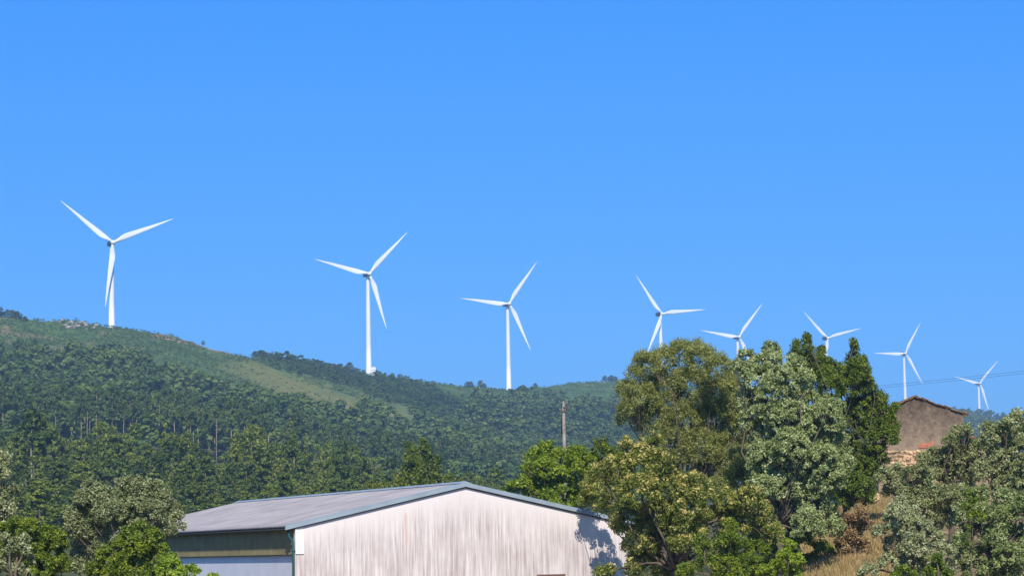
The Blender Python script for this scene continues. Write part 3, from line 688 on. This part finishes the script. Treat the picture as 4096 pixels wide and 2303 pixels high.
make_tree('dark_shrub', 'dark shrub in the shade beneath the big silvery tree', 'shrub', 150,
    [(3010,1880,70),(3030,1990,70),(3100,2080,76),(3190,2150,70),(3150,2250,66),(3290,2210,50),(3230,2270,56),(3060,2180,70),(3080,2290,60)], LM['laurel'], leaf=.2, per=60, rc=.3, dens=22, spread=.6)
make_tree('green_bush', 'upright mid-green bush in front of the chestnut at the bottom edge', 'bush', 112,
    [(2920,2105,26),(2922,2150,36),(2900,2195,54),(2962,2205,54),(2820,2195,30),(2830,2255,46),(2900,2280,70),(3000,2265,56),(2797,2160,16),(3030,2200,40),(2740,2290,36),(2960,2320,60)], LM['citrus'], leaf=.14, per=70, rc=.22, dens=42, up=.6)
make_tree('green_bush', 'small yellow-green bush next to the dry grass bank at the bottom edge', 'bush', 110,
    [(3155,2185,28),(3140,2232,36),(3185,2245,32),(3110,2278,38),(3170,2300,40),(3060,2300,40)], LM['lime'], leaf=.14, per=60, rc=.2, dens=46)
make_tree('olive_tree', 'olive tree growing against the lower right corner of the farmhouse gable', 'tree', 152,
    [(3825,1732,26),(3865,1730,28),(3795,1760,24),(3850,1780,42),(3910,1800,42),(3800,1830,46),(3740,1830,40),(3700,1840,30),(3870,1860,60),(3760,1890,60),(3840,1930,60),(3700,1900,40),(3800,2000,60)], LM['olive'], leaf=.19, per=60, rc=.29, dens=25)
make_tree('olive_tree', 'tallest olive tree, cut off by the right edge of the picture', 'tree', 146,
    [(4062,1662,22),(4030,1700,28),(4095,1680,40),(4060,1740,46),(3940,1708,24),(3990,1722,30),(3960,1760,40),(4020,1790,58),(4090,1800,60),(3990,1850,60),(4060,1880,60),(3940,1890,50),(4030,1950,70),(4110,1960,60),(4140,1750,60)], LM['olive'], leaf=.19, per=60, rc=.29, dens=25)
make_tree('olive_tree', 'olive tree standing before the tumbled dry stone wall', 'tree', 136,
    [(3545,1892,26),(3582,1882,26),(3520,1915,22),(3600,1930,40),(3560,1960,32),(3640,1905,36),(3690,1920,46),(3720,1970,54),(3640,1990,48),(3780,2000,58),(3850,1990,50),(3690,1865,26),(3700,2050,60),(3790,2080,60)], LM['olive'], leaf=.17, per=58, rc=.26, dens=30)
make_tree('olive_tree', 'front olive tree with a narrow pointed crown right of the dry grass bank', 'tree', 116,
    [(3605,2005,26),(3580,2048,34),(3640,2060,42),(3560,2100,42),(3512,2130,24),(3620,2120,54),(3690,2110,42),(3740,2160,42),(3660,2190,58),(3580,2180,44),(3780,2210,42),(3555,2250,38),(3620,2260,55),(3700,2270,58),(3790,2280,44),(3480,2282,28),(3455,2295,20)], LM['pale'], leaf=.15, per=58, rc=.22, dens=40)
make_tree('olive_tree', 'darker olive tree filling the bottom right corner', 'tree', 122,
    [(3870,2055,46),(3930,2060,50),(3990,2080,58),(4060,2050,50),(4100,2020,50),(3900,2130,58),(3980,2160,60),(4060,2150,60),(3850,2170,40),(3860,2230,44),(3940,2230,60),(4030,2230,60),(4100,2230,50),(3900,2290,50),(3990,2290,60),(4080,2290,60),(3920,1980,40),(4020,2000,50)], LM['silver'], leaf=.16, per=60, rc=.25, dens=34)
make_tree('climbing_vine', 'bright green vine climbing in the olive trees at the right', 'vine', 114,
    [(3872,1978,16),(3892,2008,20),(3862,2032,16),(3925,2062,16),(3885,2055,14),(3870,2110,14),(3875,2170,14)], LM['citrus'], leaf=.15, per=40, rc=.16, dens=60, trunk_r=.04, spread=.3)
make_tree('green_bush', 'low leafy bush under the front olive trees at the bottom right', 'bush', 106,
    [(3745,2240,24),(3755,2278,32),(3720,2300,30),(3780,2310,30)], LM['citrus'], leaf=.14, per=60, rc=.18, dens=50)
make_tree('green_bush', 'low leafy bush left of the front olive foot at the bottom edge', 'bush', 106,
    [(3615,2285,26),(3590,2306,26),(3640,2310,26)], LM['citrus'], leaf=.14, per=60, rc=.18, dens=50)
make_tree('dry_bush', 'reddish brown withered bush on the dry bank beneath the pointed tree', 'bush', 148,
    [(3400,2085,36),(3440,2060,32),(3368,2120,38),(3425,2140,32),(3462,2105,28),(3380,2180,40),(3450,2190,36)], LM['dry'], leaf=.2, per=45, rc=.25, dens=26, trunk_r=.06)

# dry grass on the bank
def grass(name, label, pxr, dr, n, h, mat):
    rg = np.random.default_rng(11); D = rg.uniform(*dr, n); px = rg.uniform(*pxr, n)
    x = (px - 2048) / F * D * 1.004; z = terrain(x, D)
    base = np.stack([x, D, z], 1); hh = h * rg.uniform(0.4, 1.3, n) * (0.6 + 0.9 * (vnoise(x/3, D/3)+.5)); a = rg.uniform(0, math.pi, n); w = rg.uniform(.02, .05, n)
    s_ = np.stack([np.cos(a)*w, np.sin(a)*w, np.zeros(n)], 1); ln_ = np.stack([rg.normal(0, .2, n)*hh, rg.normal(0, .2, n)*hh, hh], 1)
    Vq = np.stack([base - s_, base + s_, base + ln_ + s_*.25, base + ln_ - s_*.25], 1)
    o = quads_obj(name, Vq, rg.normal(.5, .25, n), mat); tag(o, label, 'grass', kind='stuff')
grass('dry_grass', 'straw-coloured dry grass on the bank below the farmhouse', (3180, 3620), (112, 196), 80000, .55, LM['straw'])

# ------------------------------------------------------------------ utility pole and wires
POLEM = plain('weathered_pole', (0.32, 0.28, 0.22), 0.9, 0.35, 4); RUSTY = plain('rusty_iron', (0.12, 0.07, 0.05), 0.8)
CERAM = plain('insulator', (0.30, 0.25, 0.2), 0.3); WIRE = plain('wire', (0.02, 0.025, 0.03), 0.6); GUY = plain('guy_steel', (0.16, 0.22, 0.20), 0.5)
PD = 172.0; pt = P(2254, 1604, PD); pg = tz(pt[0], PD); pb = P(2258, 1830, PD)
pole = empty('utility_pole', (pt[0], PD, pg)); tag(pole, 'weathered utility pole with a short rusty crossarm rising from the trees', 'utility pole')
ph = pt[2] - pg
mb = MB(); mb.tube([(0.02, 0, -0.3), (0.01, 0, ph*.5), (0, 0, ph-1.0), (0, 0, ph-.12), (0, 0, ph)], [.19, .15, .11, .09, .05], 10); mb.build('shaft', POLEM, pole, True)
mb = MB()
for z, x0_, x1_ in ((ph-0.72, -.28, .12), (ph-0.45, -.04, .1), (ph-.55, 0, .38)): mb.box((x0_, -.16, z), (x1_, -.10, z+.07))
mb.tube([(.3, -.13, ph-.52), (.36, -.13, ph-.3)], .02, 6)
mb.build('crossarm', RUSTY, pole)
for xx, zz in ((-.25, ph-.65), (.10, ph-.65), (.36, ph-.48)):
    mb = MB(); vs, fs = lathe([(.02, 0), (.05, .02), (.03, .06), (.055, .08), (.03, .12), (.02, .14)], 8); mb.add([(v[0]+xx, v[1]-.13, v[2]+zz) for v in vs], fs); mb.build('insulator', CERAM, pole, True)
mb = MB(); mb.tube([(-.12, -.02, ph-.85), (-.16, -.02, ph-1.3), (-.15, -.02, ph-2.2)], .035, 6); mb.build('cable_bundle', DARK, pole, True)
def wire(name, label, pts, r_, mat, sag=0, n=24):
    mb = MB(); out_ = []
    pts = [np.array(p) for p in pts]
    for i in range(n+1):
        t = i / n * (len(pts)-1); k = min(int(t), len(pts)-2); f = t-k
        p0 = pts[max(k-1, 0)]; p1 = pts[k]; p2 = pts[k+1]; p3 = pts[min(k+2, len(pts)-1)]
        out_.append(0.5*((2*p1)+(p2-p0)*f+(2*p0-5*p1+4*p2-p3)*f*f+(3*p1-p0-3*p2+p3)*f**3))
    mb.tube(out_, r_, 5); o = mb.build(name, mat, None, True); tag(o, label, 'wire'); return o
top = np.array([pt[0], PD, pt[2]])
wire('overhead_wire', 'upper overhead wire running left from the utility pole across the forest', [top+(-.25,-.13,-.55), P(1885,1712,190), P(1405,1775,215), P(900,1800,235), P(429,1787,255), P(-150,1752,275)], .012, WIRE)
wire('overhead_wire', 'lower overhead wire running left from the utility pole across the forest', [top+(-.15,-.05,-1.0), P(1885,1732,190), P(1405,1802,215), P(900,1835,235), P(429,1830,255), P(-150,1800,275)], .012, WIRE)
wire('overhead_wire', 'upper overhead wire crossing the sky above the farmhouse roof', [top+(.1,-.13,-.4), P(2465,1614,166), P(3000,1585,153), P(3510,1543,140), P(4096,1483,126), P(4400,1447,118)], .006, WIRE)
wire('overhead_wire', 'lower overhead wire crossing the sky above the farmhouse roof', [top+(.36,-.13,-.36), P(2465,1624,166), P(3000,1594,153), P(3510,1552,140), P(4096,1493,126), P(4400,1458,118)], .006, WIRE)
ga = P(2372, 1782, PD-3); gdir = ga - (top + (.05, 0, -.9)); ge = top + (.05, 0, -.9) + gdir * ((top[2]-.9 - tz(ga[0]+5, PD-6)) / -gdir[2])
mb = MB(); mb.tube([top+(.05,0,-.9), ge], .016, 5); o = mb.build('guy_wire', GUY, None, True); tag(o, 'pale slanting stay wire to the right of the utility pole', 'wire')

# ------------------------------------------------------------------ forest belt: individual trees, shared meshes
def proto(kind, seed, leaf, per, h=16.0):
    """crown quads and trunk builder for a tree of height h at the origin"""
    rg = np.random.default_rng(seed); cs = []; rs = []
    if kind == 'cone':
        for i in range(8):
            t = i/7; z = h*(0.22 + .76*t); r_ = (1-t)**.75*2.2+.35
            k = 3 if t < .75 else 1
            for j in range(k):
                a = rg.uniform(0, 6.28); q = r_*.8 if k > 1 else 0
                cs.append((math.cos(a)*q, math.sin(a)*q, z+rg.uniform(-.4, .4))); rs.append(r_*.55)
    elif kind == 'round':
        for i in range(14):
            a = i*2.4+rg.uniform(-.5, .5); t = i/13; z = h*(.2+.72*t); q = (math.sqrt(max(0, 1-(1.7*t-.6)**2)))*2.6*rg.uniform(.7, 1.1)*(.15 if i == 13 else 1)
            cs.append((math.cos(a)*q, math.sin(a)*q, z)); rs.append(rg.uniform(1.0, 1.7))
    else:  # tall bare trunk, crown on top
        for i in range(10):
            a = rg.uniform(0, 6.28); t = rg.uniform(0, 1); z = h*(.6+.34*t); q = math.sqrt(max(0, 1-(2*t-.8)**2))*2.2*rg.uniform(.3, 1)
            cs.append((math.cos(a)*q, math.sin(a)*q, z)); rs.append(rg.uniform(.7, 1.25))
    cs = np.array(cs); rs = np.array(rs)
    cen, rad = clumps_in_lobes(rg, cs, rs, 6, .48, .75)
    V_, t_ = leaf_quads(rg, cen, rad, per, leaf, 1.5, .9, .45, 0, .85, .24, .4)
    return V_, t_, cs
def tproto(kind, seed, leaf, per, r_=.2, h=16.0, lm='euca'):
    V_, t_, cs = proto(kind, seed, leaf, per, h)
    o1 = quads_obj('crown', V_, t_, LM[lm])
    mb = MB(); rg = random.Random(seed); bx_, by_ = rg.uniform(-.4, .4), rg.uniform(-.4, .4)
    mb.tube([(0,0,-.6),(bx_*.3, by_*.3, h*.35),(bx_, by_, h*.65),(bx_*.7, by_*.7, h*.95)], [r_*1.3, r_, r_*.75, r_*.2], 7)
    for c in cs[:8]: mb.tube([(bx_*.6, by_*.6, c[2]-1.2), tuple(c)], [r_*.35, r_*.12], 5)
    o2 = mb.build('trunk', PALEBARK if kind == 'tall' else BARK, None, True)
    return o1, o2
PR = {('cone', i): tproto('cone', 20+i, .42, 30) for i in range(3)}
PR.update({('round', i): tproto('round', 30+i, .42, 32) for i in range(5)})
PR.update({('tall', i): tproto('tall', 40+i, .5, 32, .16, lm='mid') for i in range(4)})
used = set()
def place(kind, i, name, label, cat, group, x, y, h, wid=1.0, rz=0.0):
    e = empty(name, (x, y, tz(x, y)), rz); e.scale = (wid, wid, h/16.0); tag(e, label, cat, group)
    for src in PR[(kind, i)]:
        if (kind, i, src.name) not in used: o = src; used.add((kind, i, src.name))
        else: o = src.copy(); C.objects.link(o)
        o.parent = e
    return e
TOPX = [-200, 0, 60, 141, 220, 300, 389, 440, 490, 560, 620, 682, 747, 800, 853, 930, 1020, 1090, 1162, 1230, 1355, 1506, 1607, 1750, 1950, 2150]
TOPY = [1760, 1770, 1720, 1645, 1730, 1745, 1706, 1725, 1704, 1750, 1745, 1714, 1712, 1770, 1752, 1775, 1704, 1740, 1690, 1760, 1775, 1815, 1870, 1890, 1900, 1920]
rr_ = random.Random(12)
LB = {'cone': 'dense conical green tree in the forest belt behind the warehouse', 'round': 'rounded leafy green tree in the forest belt behind the warehouse', 'tall': 'tall bare-trunked tree in the forest belt behind the warehouse'}
rows = [(660, 0, 46), (615, 45, 50), (570, 95, 54), (525, 150, 60), (475, 215, 64), (425, 285, 72)]
for D, dy, step in rows:
    px = -170 + rr_.uniform(0, 30)
    while px < 1990:
        Dj = D + rr_.uniform(-16, 16); q = P(px, 2000, Dj); g0 = tz(q[0], Dj)
        ty = np.interp(px, TOPX, TOPY) - 30 + dy * (0.75 if px > 1200 else 1) + rr_.choice([-6, 4, 20, 50, 85]) * (0.6 if dy else 1.0)
        h = P(px, ty, Dj)[2] - g0; h = max(5.0, min(24, h))
        kind = rr_.choices(['round', 'cone', 'tall'], [.42, .5, .13 if 0 < dy < 200 else .06])[0]
        place(kind, rr_.randrange({'cone': 3, 'round': 5, 'tall': 4}[kind]), {'cone': 'conifer_tree', 'round': 'broadleaf_tree', 'tall': 'eucalyptus_tree'}[kind], LB[kind], 'tree', 'trees of the forest belt behind the warehouse',
              q[0], Dj, h, rr_.uniform(.75, 1.15) * (0.8 + .25*h/16), rr_.uniform(0, 6.28))
        px += step * rr_.uniform(.75, 1.3)
for px, ty, D, k, w, lab in ((128, 1640, 560, 'tall', 1.6, 'big eucalyptus with two pale bare trunks rising highest at the left of the forest belt'),
                          (1168, 1680, 600, 'cone', 1.0, 'dark narrow pointed tree rising highest in the middle of the forest belt'),
                          (1015, 1700, 600, 'round', 1.2, 'broad-topped tree rising left of the dark narrow pointed tree')):
    q = P(px, 2000, D); place(k, 1, 'forest_tree', lab, 'tree', None, q[0], D, P(px, ty, D)[2]-tz(q[0], D), w)
# trees with bare pale trunks at the lower edge of the hillside wood
rr_ = random.Random(4); px = -100; nmid = 0
while px < 2450:
    for D0 in (955, 1010):
        D = (D0 if px < 1100 else D0 + (px-1100)*.18) + rr_.uniform(-22, 22); x_ = px + rr_.uniform(-22, 22); q = P(x_, 1800, D)
        place('tall', rr_.randrange(4), 'eucalyptus_tree', 'bare-trunked eucalyptus at the lower edge of the hillside wood', 'tree', 'eucalyptus trees at the lower edge of the hillside wood',
              q[0], D, rr_.uniform(19, 26), rr_.uniform(.9, 1.3), rr_.uniform(0, 6.28)); nmid += 1
    px += 41
# ridge trees
rr_ = random.Random(8)
spots = [(4,10),(28,7),(48,8),(66,7),(84,6),(100,5),(1022,8),(1045,11),(1062,9),(1090,12),(1110,11),(1135,7),(1165,11),(1195,11),(1225,8),(1285,9),(1310,8),(1345,7),(1385,9),(1400,12),(1425,7),(1455,6),(1570,6),(1600,6),(1868,7),(1882,7),(1922,9),(1935,6),(2140,6),(2420,7),(2445,8),(2460,7)]
for x_, h_ in spots:
    Dc = np.interp(x_, CREST[:,0], CREST[:,1]); D = Dc - rr_.uniform(8, 30); q = P(x_, 1500, D)
    h_ *= .72; place('round' if rr_.random() < .85 else 'cone', rr_.randrange(3), 'ridge_tree', 'small dark tree on the skyline of the ridge', 'tree', 'small trees along the skyline', q[0], D, h_, rr_.uniform(1.2, 1.7)*h_/9, rr_.uniform(0, 6.28))
Dc = np.interp(813, CREST[:,0], CREST[:,1]); q = P(813, 1390, Dc-5)
place('round', 4, 'ridge_tree', 'tiny lone tree on the bare slope of the skyline', 'tree', None, q[0], Dc-5, 3.6, .42)

# ------------------------------------------------------------------ the far woods as one mass
def scatter(poly, dr, n, seed, pxr=(-500, 3300)):
    rg = np.random.default_rng(seed); D = np.sqrt(rg.uniform(dr[0]**2, dr[1]**2, n)); px = rg.uniform(*pxr, n)
    x = (px-2048)/F*D*1.004; z = terrain(x, D); pts = np.stack([x, D, z], 1); a, b_ = proj(pts)
    return pts[in_poly(a + vnoise(x/30, D/30)*60, b_ + vnoise(x/22+50, D/22)*40, poly)], rg
def protos_low(seeds, kind, leaf, per, h):
    return [proto_low(s, kind, leaf, per, h) for s in seeds]
def proto_low(seed, kind, leaf, per, h):
    rg = np.random.default_rng(seed); n = 6
    a = rg.uniform(0, 6.28, n); t = rg.uniform(0, 1, n); q = np.sqrt(np.clip(1-(2*t-.85)**2, 0, 1))*2.0
    lo, hi = (.35, .95) if kind == 'full' else (.5, .95)
    cs = np.stack([np.cos(a)*q, np.sin(a)*q, h*(lo+(hi-lo)*t)], 1); rs = rg.uniform(1.3, 2.1, n)
    cs[0] = (0, 0, h*.93); rs[0] = .9
    V_, t_ = leaf_quads(rg, cs, rs, per, leaf, 1.05, 1.0, .45, 0, .85, .1, .38)
    return V_, t_
lows = protos_low(range(60, 70), 'full', 1.05, 46, 13.0)
pts, rg = scatter(WOOD, (820, 2300), 7600, 5, (-500, 2750))
far_, _ = scatter([(3700,1600),(4500,1600),(4500,2100),(3700,2100)], (2300, 3700), 5000, 6, (3700, 4300)); pts = np.concatenate([pts, far_])
pts = pts[pts[:, 1] < np.interp(proj(pts)[0], CREST[:,0], CREST[:,1]) + 10]
pu, _ = scatter(UPPER, (1500, 2250), 7000, 15, (900, 2000)); UP = len(pts); pts = np.concatenate([pts, pu])
VV, TT = [], []
tm = MB()
for i, p in enumerate(pts):
    reg = vnoise(np.array([p[0]/55]), np.array([p[1]/80]))[0]; reg2 = vnoise(np.array([p[0]/24+31]), np.array([p[1]/40]))[0]
    if i < UP and p[1] > 1080 and reg2 < -.30: continue
    V_, t_ = lows[i % 10]; s_ = rg.uniform(.75, 1.4) * (1 + reg*.6); a = rg.uniform(0, 6.28); w_ = s_*rg.uniform(1.1, 1.5); c_, n_ = math.cos(a)*w_, math.sin(a)*w_
    if i >= UP: k_ = rg.uniform(.6, 1.2); s_ *= .42*k_; c_ *= .6*k_; n_ *= .6*k_
    if i < UP and 820 < p[1] < 950 and (rg.random() < .82): continue
    if 820 < p[1] < 945: s_ *= .55; c_ *= .8; n_ *= .8
    q = np.empty_like(V_); q[..., 0] = V_[..., 0]*c_ - V_[..., 1]*n_ + p[0]; q[..., 1] = V_[..., 0]*n_ + V_[..., 1]*c_ + p[1]; q[..., 2] = V_[..., 2]*s_ + p[2]
    VV.append(q); TT.append(t_ + rg.normal(0, .13) + reg2*.3 + vnoise(np.array([p[0]/90]), np.array([p[1]/90]))[0]*.55)
o = quads_obj('hillside_wood', np.concatenate(VV), np.concatenate(TT), LM['far']); tag(o, 'dense dark green eucalyptus wood covering the hillside', 'wood', kind='stuff')
NW = len(pts)
# pale trunks inside the wood near its lower edge belong to the same mass
mb = MB(); rg2 = random.Random(3)
for p in pts:
    if p[1] < 1110 and p[1] > 950 and rg2.random() < .55:
        hh = rg2.uniform(8, 12); mb.tube([(p[0], p[1], p[2]-.3), (p[0]+rg2.uniform(-.6, .6), p[1], p[2]+hh)], [rg2.uniform(.1, .2), .08], 5)
t_o = mb.build('wood_trunks', PALEBARK, o, True); t_o['kind'] = 'stuff'
# scrub on the open slopes
pts, rg = scatter([(-700, 1200), (4200, 1200), (4200, 1800), (-700, 1800)], (1150, 3400), 24000, 9, (1800, 4300))
for ar in (((1350, 1800), 22000, (-300, 1050)), ((1500, 2020), 16000, (900, 1600)), ((1700, 2500), 22000, (1500, 2560))):
    p2, _ = scatter([(-700, 1200), (4200, 1200), (4200, 1800), (-700, 1800)], ar[0], ar[1], 31, ar[2]); pts = np.concatenate([pts, p2])
a, b_ = proj(pts); dens = np.where(in_poly(a, b_, UPPER), .5, .34) * np.where(in_poly(a, b_, MEADOW), .12, 1) * np.where(in_poly(a, b_, WOOD), 0.0, 1) * np.where(a > 1850, .9, 1)
keep = rg.random(len(pts)) < dens * (vnoise(pts[:,0]/26, pts[:,1]/26) * 1.5 + .55)
pts = pts[keep]; a = a[keep]; b_ = b_[keep]
big = in_poly(a, b_, UPPER) | (rg.random(len(pts)) < .04)
cen = pts + np.array([0, 0, .5]); rad = np.where(big, rg.uniform(1.3, 3.2, len(pts)), rg.uniform(.7, 1.8, len(pts)))
cen[:, 2] += np.where(big, rad*.6, 0)
VV, tone = leaf_quads(rg, cen, rad, 12, .95, 1.5, .8, .8, 0, .7, .14, .35)
print('scrub', len(pts), 'wood', NW, 'mid', nmid)
o = quads_obj('scrub', VV, tone, LM['scrub']); tag(o, 'low green scrub scattered over the open upper slopes', 'scrub', kind='stuff')
# understorey in front of the hillside wood
# far blue hill wood at the right
# ------------------------------------------------------------------ rocks on the hilltop
ROCK = plain('pale_granite', (0.33, 0.28, 0.25), 0.9, 0.3, .5); ORANGE = plain('orange_rock', (0.42, 0.27, 0.17), 0.9, 0.3, .5)
rm = []
for k in range(4):
    mb = MB(); mb.add(*sm[k]); rm.append(mb)
def rock(px, py, s_, mat, label, group):
    Dl = np.interp(px, CREST[:,0], CREST[:,1]); D = Dl
    for _ in range(60):          # walk down the slope until the ground is seen at that row
        q = P(px, py, D); 
        if tz(q[0], D) <= q[2] + .2: break
        D -= 6
    q = P(px, py, D); q2 = tz(q[0], D)
    k = rr_.randrange(4)
    mb = MB(); vs, fs = sm[k]; mb.add([(v[0]*s_*1.2, v[1]*s_, v[2]*s_*.8) for v in vs], fs)
    o = mb.build('rock', mat, None, loc=(q[0], D, q2 + s_*.35)); o.rotation_euler = (0, 0, rr_.uniform(0, 6)); tag(o, label, 'rock', group)
for _ in range(34):
    x_ = rr_.gauss(305, 34); y_ = 1300 + (x_-300)*.06 + rr_.gauss(0, 8)
    rock(x_, max(y_, 1291 + (x_-300)*.1), rr_.uniform(.7, 2.1), ROCK, 'pale granite rock in the outcrop left of the largest turbine', 'rocks of the hilltop outcrop')
for _ in range(14):
    t = rr_.random(); rock(625+110*t, 1342+32*t+rr_.uniform(0, 5), rr_.uniform(.6, 1.5), ORANGE, 'orange-brown rock on the skyline slope right of the largest turbine', 'rocks along the skyline slope')

# ------------------------------------------------------------------ haze
mb = MB(); mb.box((-6000, -60, -60), (6000, 9000, 330))
hz = mb.build('haze', plain('haze_air', (1, 1, 1)), None); tag(hz, 'thin blue summer haze in the valley air', 'haze', kind='stuff')
hm = hz.data.materials[0]; hn = hm.node_tree; hn.nodes.remove(hn.nodes['Principled BSDF'])
pv = hn.nodes.new('ShaderNodeVolumePrincipled'); pv.inputs['Color'].default_value = (0.42, 0.66, 1.0, 1); pv.inputs['Density'].default_value = 1.4e-4
hn.links.new(pv.outputs[0], hn.nodes['Material Output'].inputs['Volume'])

# ------------------------------------------------------------------ sky and sun
SE, SAZ = R(42), R(180)
w = bpy.data.worlds.new('World'); sc.world = w; w.use_nodes = True
ns, ln = w.node_tree.nodes, w.node_tree.links; bg = ns['Background']
st = ns.new('ShaderNodeTexSky'); st.sky_type = 'NISHITA'; st.sun_disc = False; st.sun_elevation = SE; st.sun_rotation = SAZ
st.air_density = 1.0; st.dust_density = 0.3; st.ozone_density = 3.0
tc = ns.new('ShaderNodeTexCoord'); sx = ns.new('ShaderNodeSeparateXYZ'); ln.new(tc.outputs['Generated'], sx.inputs[0])
# the low sky of this hazy blue day is deep and even: read the sky model a little higher up near the horizon
zz = ns.new('ShaderNodeMath'); zz.operation = 'MULTIPLY_ADD'; ln.new(sx.outputs['Z'], zz.inputs[0]); zz.inputs[1].default_value = 1.1; zz.inputs[2].default_value = 0.10
cx_ = ns.new('ShaderNodeCombineXYZ'); ln.new(sx.outputs['X'], cx_.inputs[0]); ln.new(sx.outputs['Y'], cx_.inputs[1]); ln.new(zz.outputs[0], cx_.inputs[2])
ln.new(cx_.outputs[0], st.inputs['Vector'])
mr = ns.new('ShaderNodeMapRange'); ln.new(sx.outputs['Z'], mr.inputs['Value']); mr.inputs['From Min'].default_value = 0.3; mr.inputs['From Max'].default_value = 0.75
m0 = ns.new('ShaderNodeMapRange'); ln.new(sx.outputs['Z'], m0.inputs['Value']); m0.inputs['From Min'].default_value = 0.01; m0.inputs['From Max'].default_value = 0.21
t0 = ns.new('ShaderNodeMix'); t0.data_type = 'RGBA'; ln.new(m0.outputs[0], t0.inputs['Factor']); t0.inputs[6].default_value = (0.37, 0.765, 1.08, 1); t0.inputs[7].default_value = (0.22, 0.88, 1.6, 1)
tint = ns.new('ShaderNodeMix'); tint.data_type = 'RGBA'; ln.new(mr.outputs[0], tint.inputs['Factor']); ln.new(t0.outputs[2], tint.inputs[6]); tint.inputs[7].default_value = (1.1, 1.0, 0.9, 1)
mt = ns.new('ShaderNodeMix'); mt.data_type = 'RGBA'; mt.blend_type = 'MULTIPLY'; mt.inputs['Factor'].default_value = 1.0
ln.new(st.outputs[0], mt.inputs[6]); ln.new(tint.outputs[2], mt.inputs[7]); ln.new(mt.outputs[2], bg.inputs['Color']); bg.inputs['Strength'].default_value = 0.115
sl_ = bpy.data.lights.new('sun', 'SUN'); sl_.energy = 4.4; sl_.angle = R(0.53); sl_.color = (1.0, 0.94, 0.86)
so = bpy.data.objects.new('sun', sl_); C.objects.link(so)
sa = R(2)   # sun stands behind the camera, a touch to the right
Ld = Vector((-math.sin(sa)*math.cos(SE), math.cos(sa)*math.cos(SE), -math.sin(SE)))
so.rotation_euler = Ld.to_track_quat('-Z', 'Y').to_euler(); so.location = (0, -50, 200)

sc.view_settings.view_transform = 'Standard'; sc.view_settings.look = 'None'; sc.view_settings.exposure = 0.27; sc.view_settings.gamma = 1
sc.render.engine = 'CYCLES'; cy = sc.cycles
cy.max_bounces = 4; cy.diffuse_bounces = 3; cy.glossy_bounces = 1; cy.transmission_bounces = 2; cy.volume_bounces = 0; cy.transparent_max_bounces = 4
cy.use_denoising = True; cy.caustics_reflective = False; cy.caustics_refractive = False
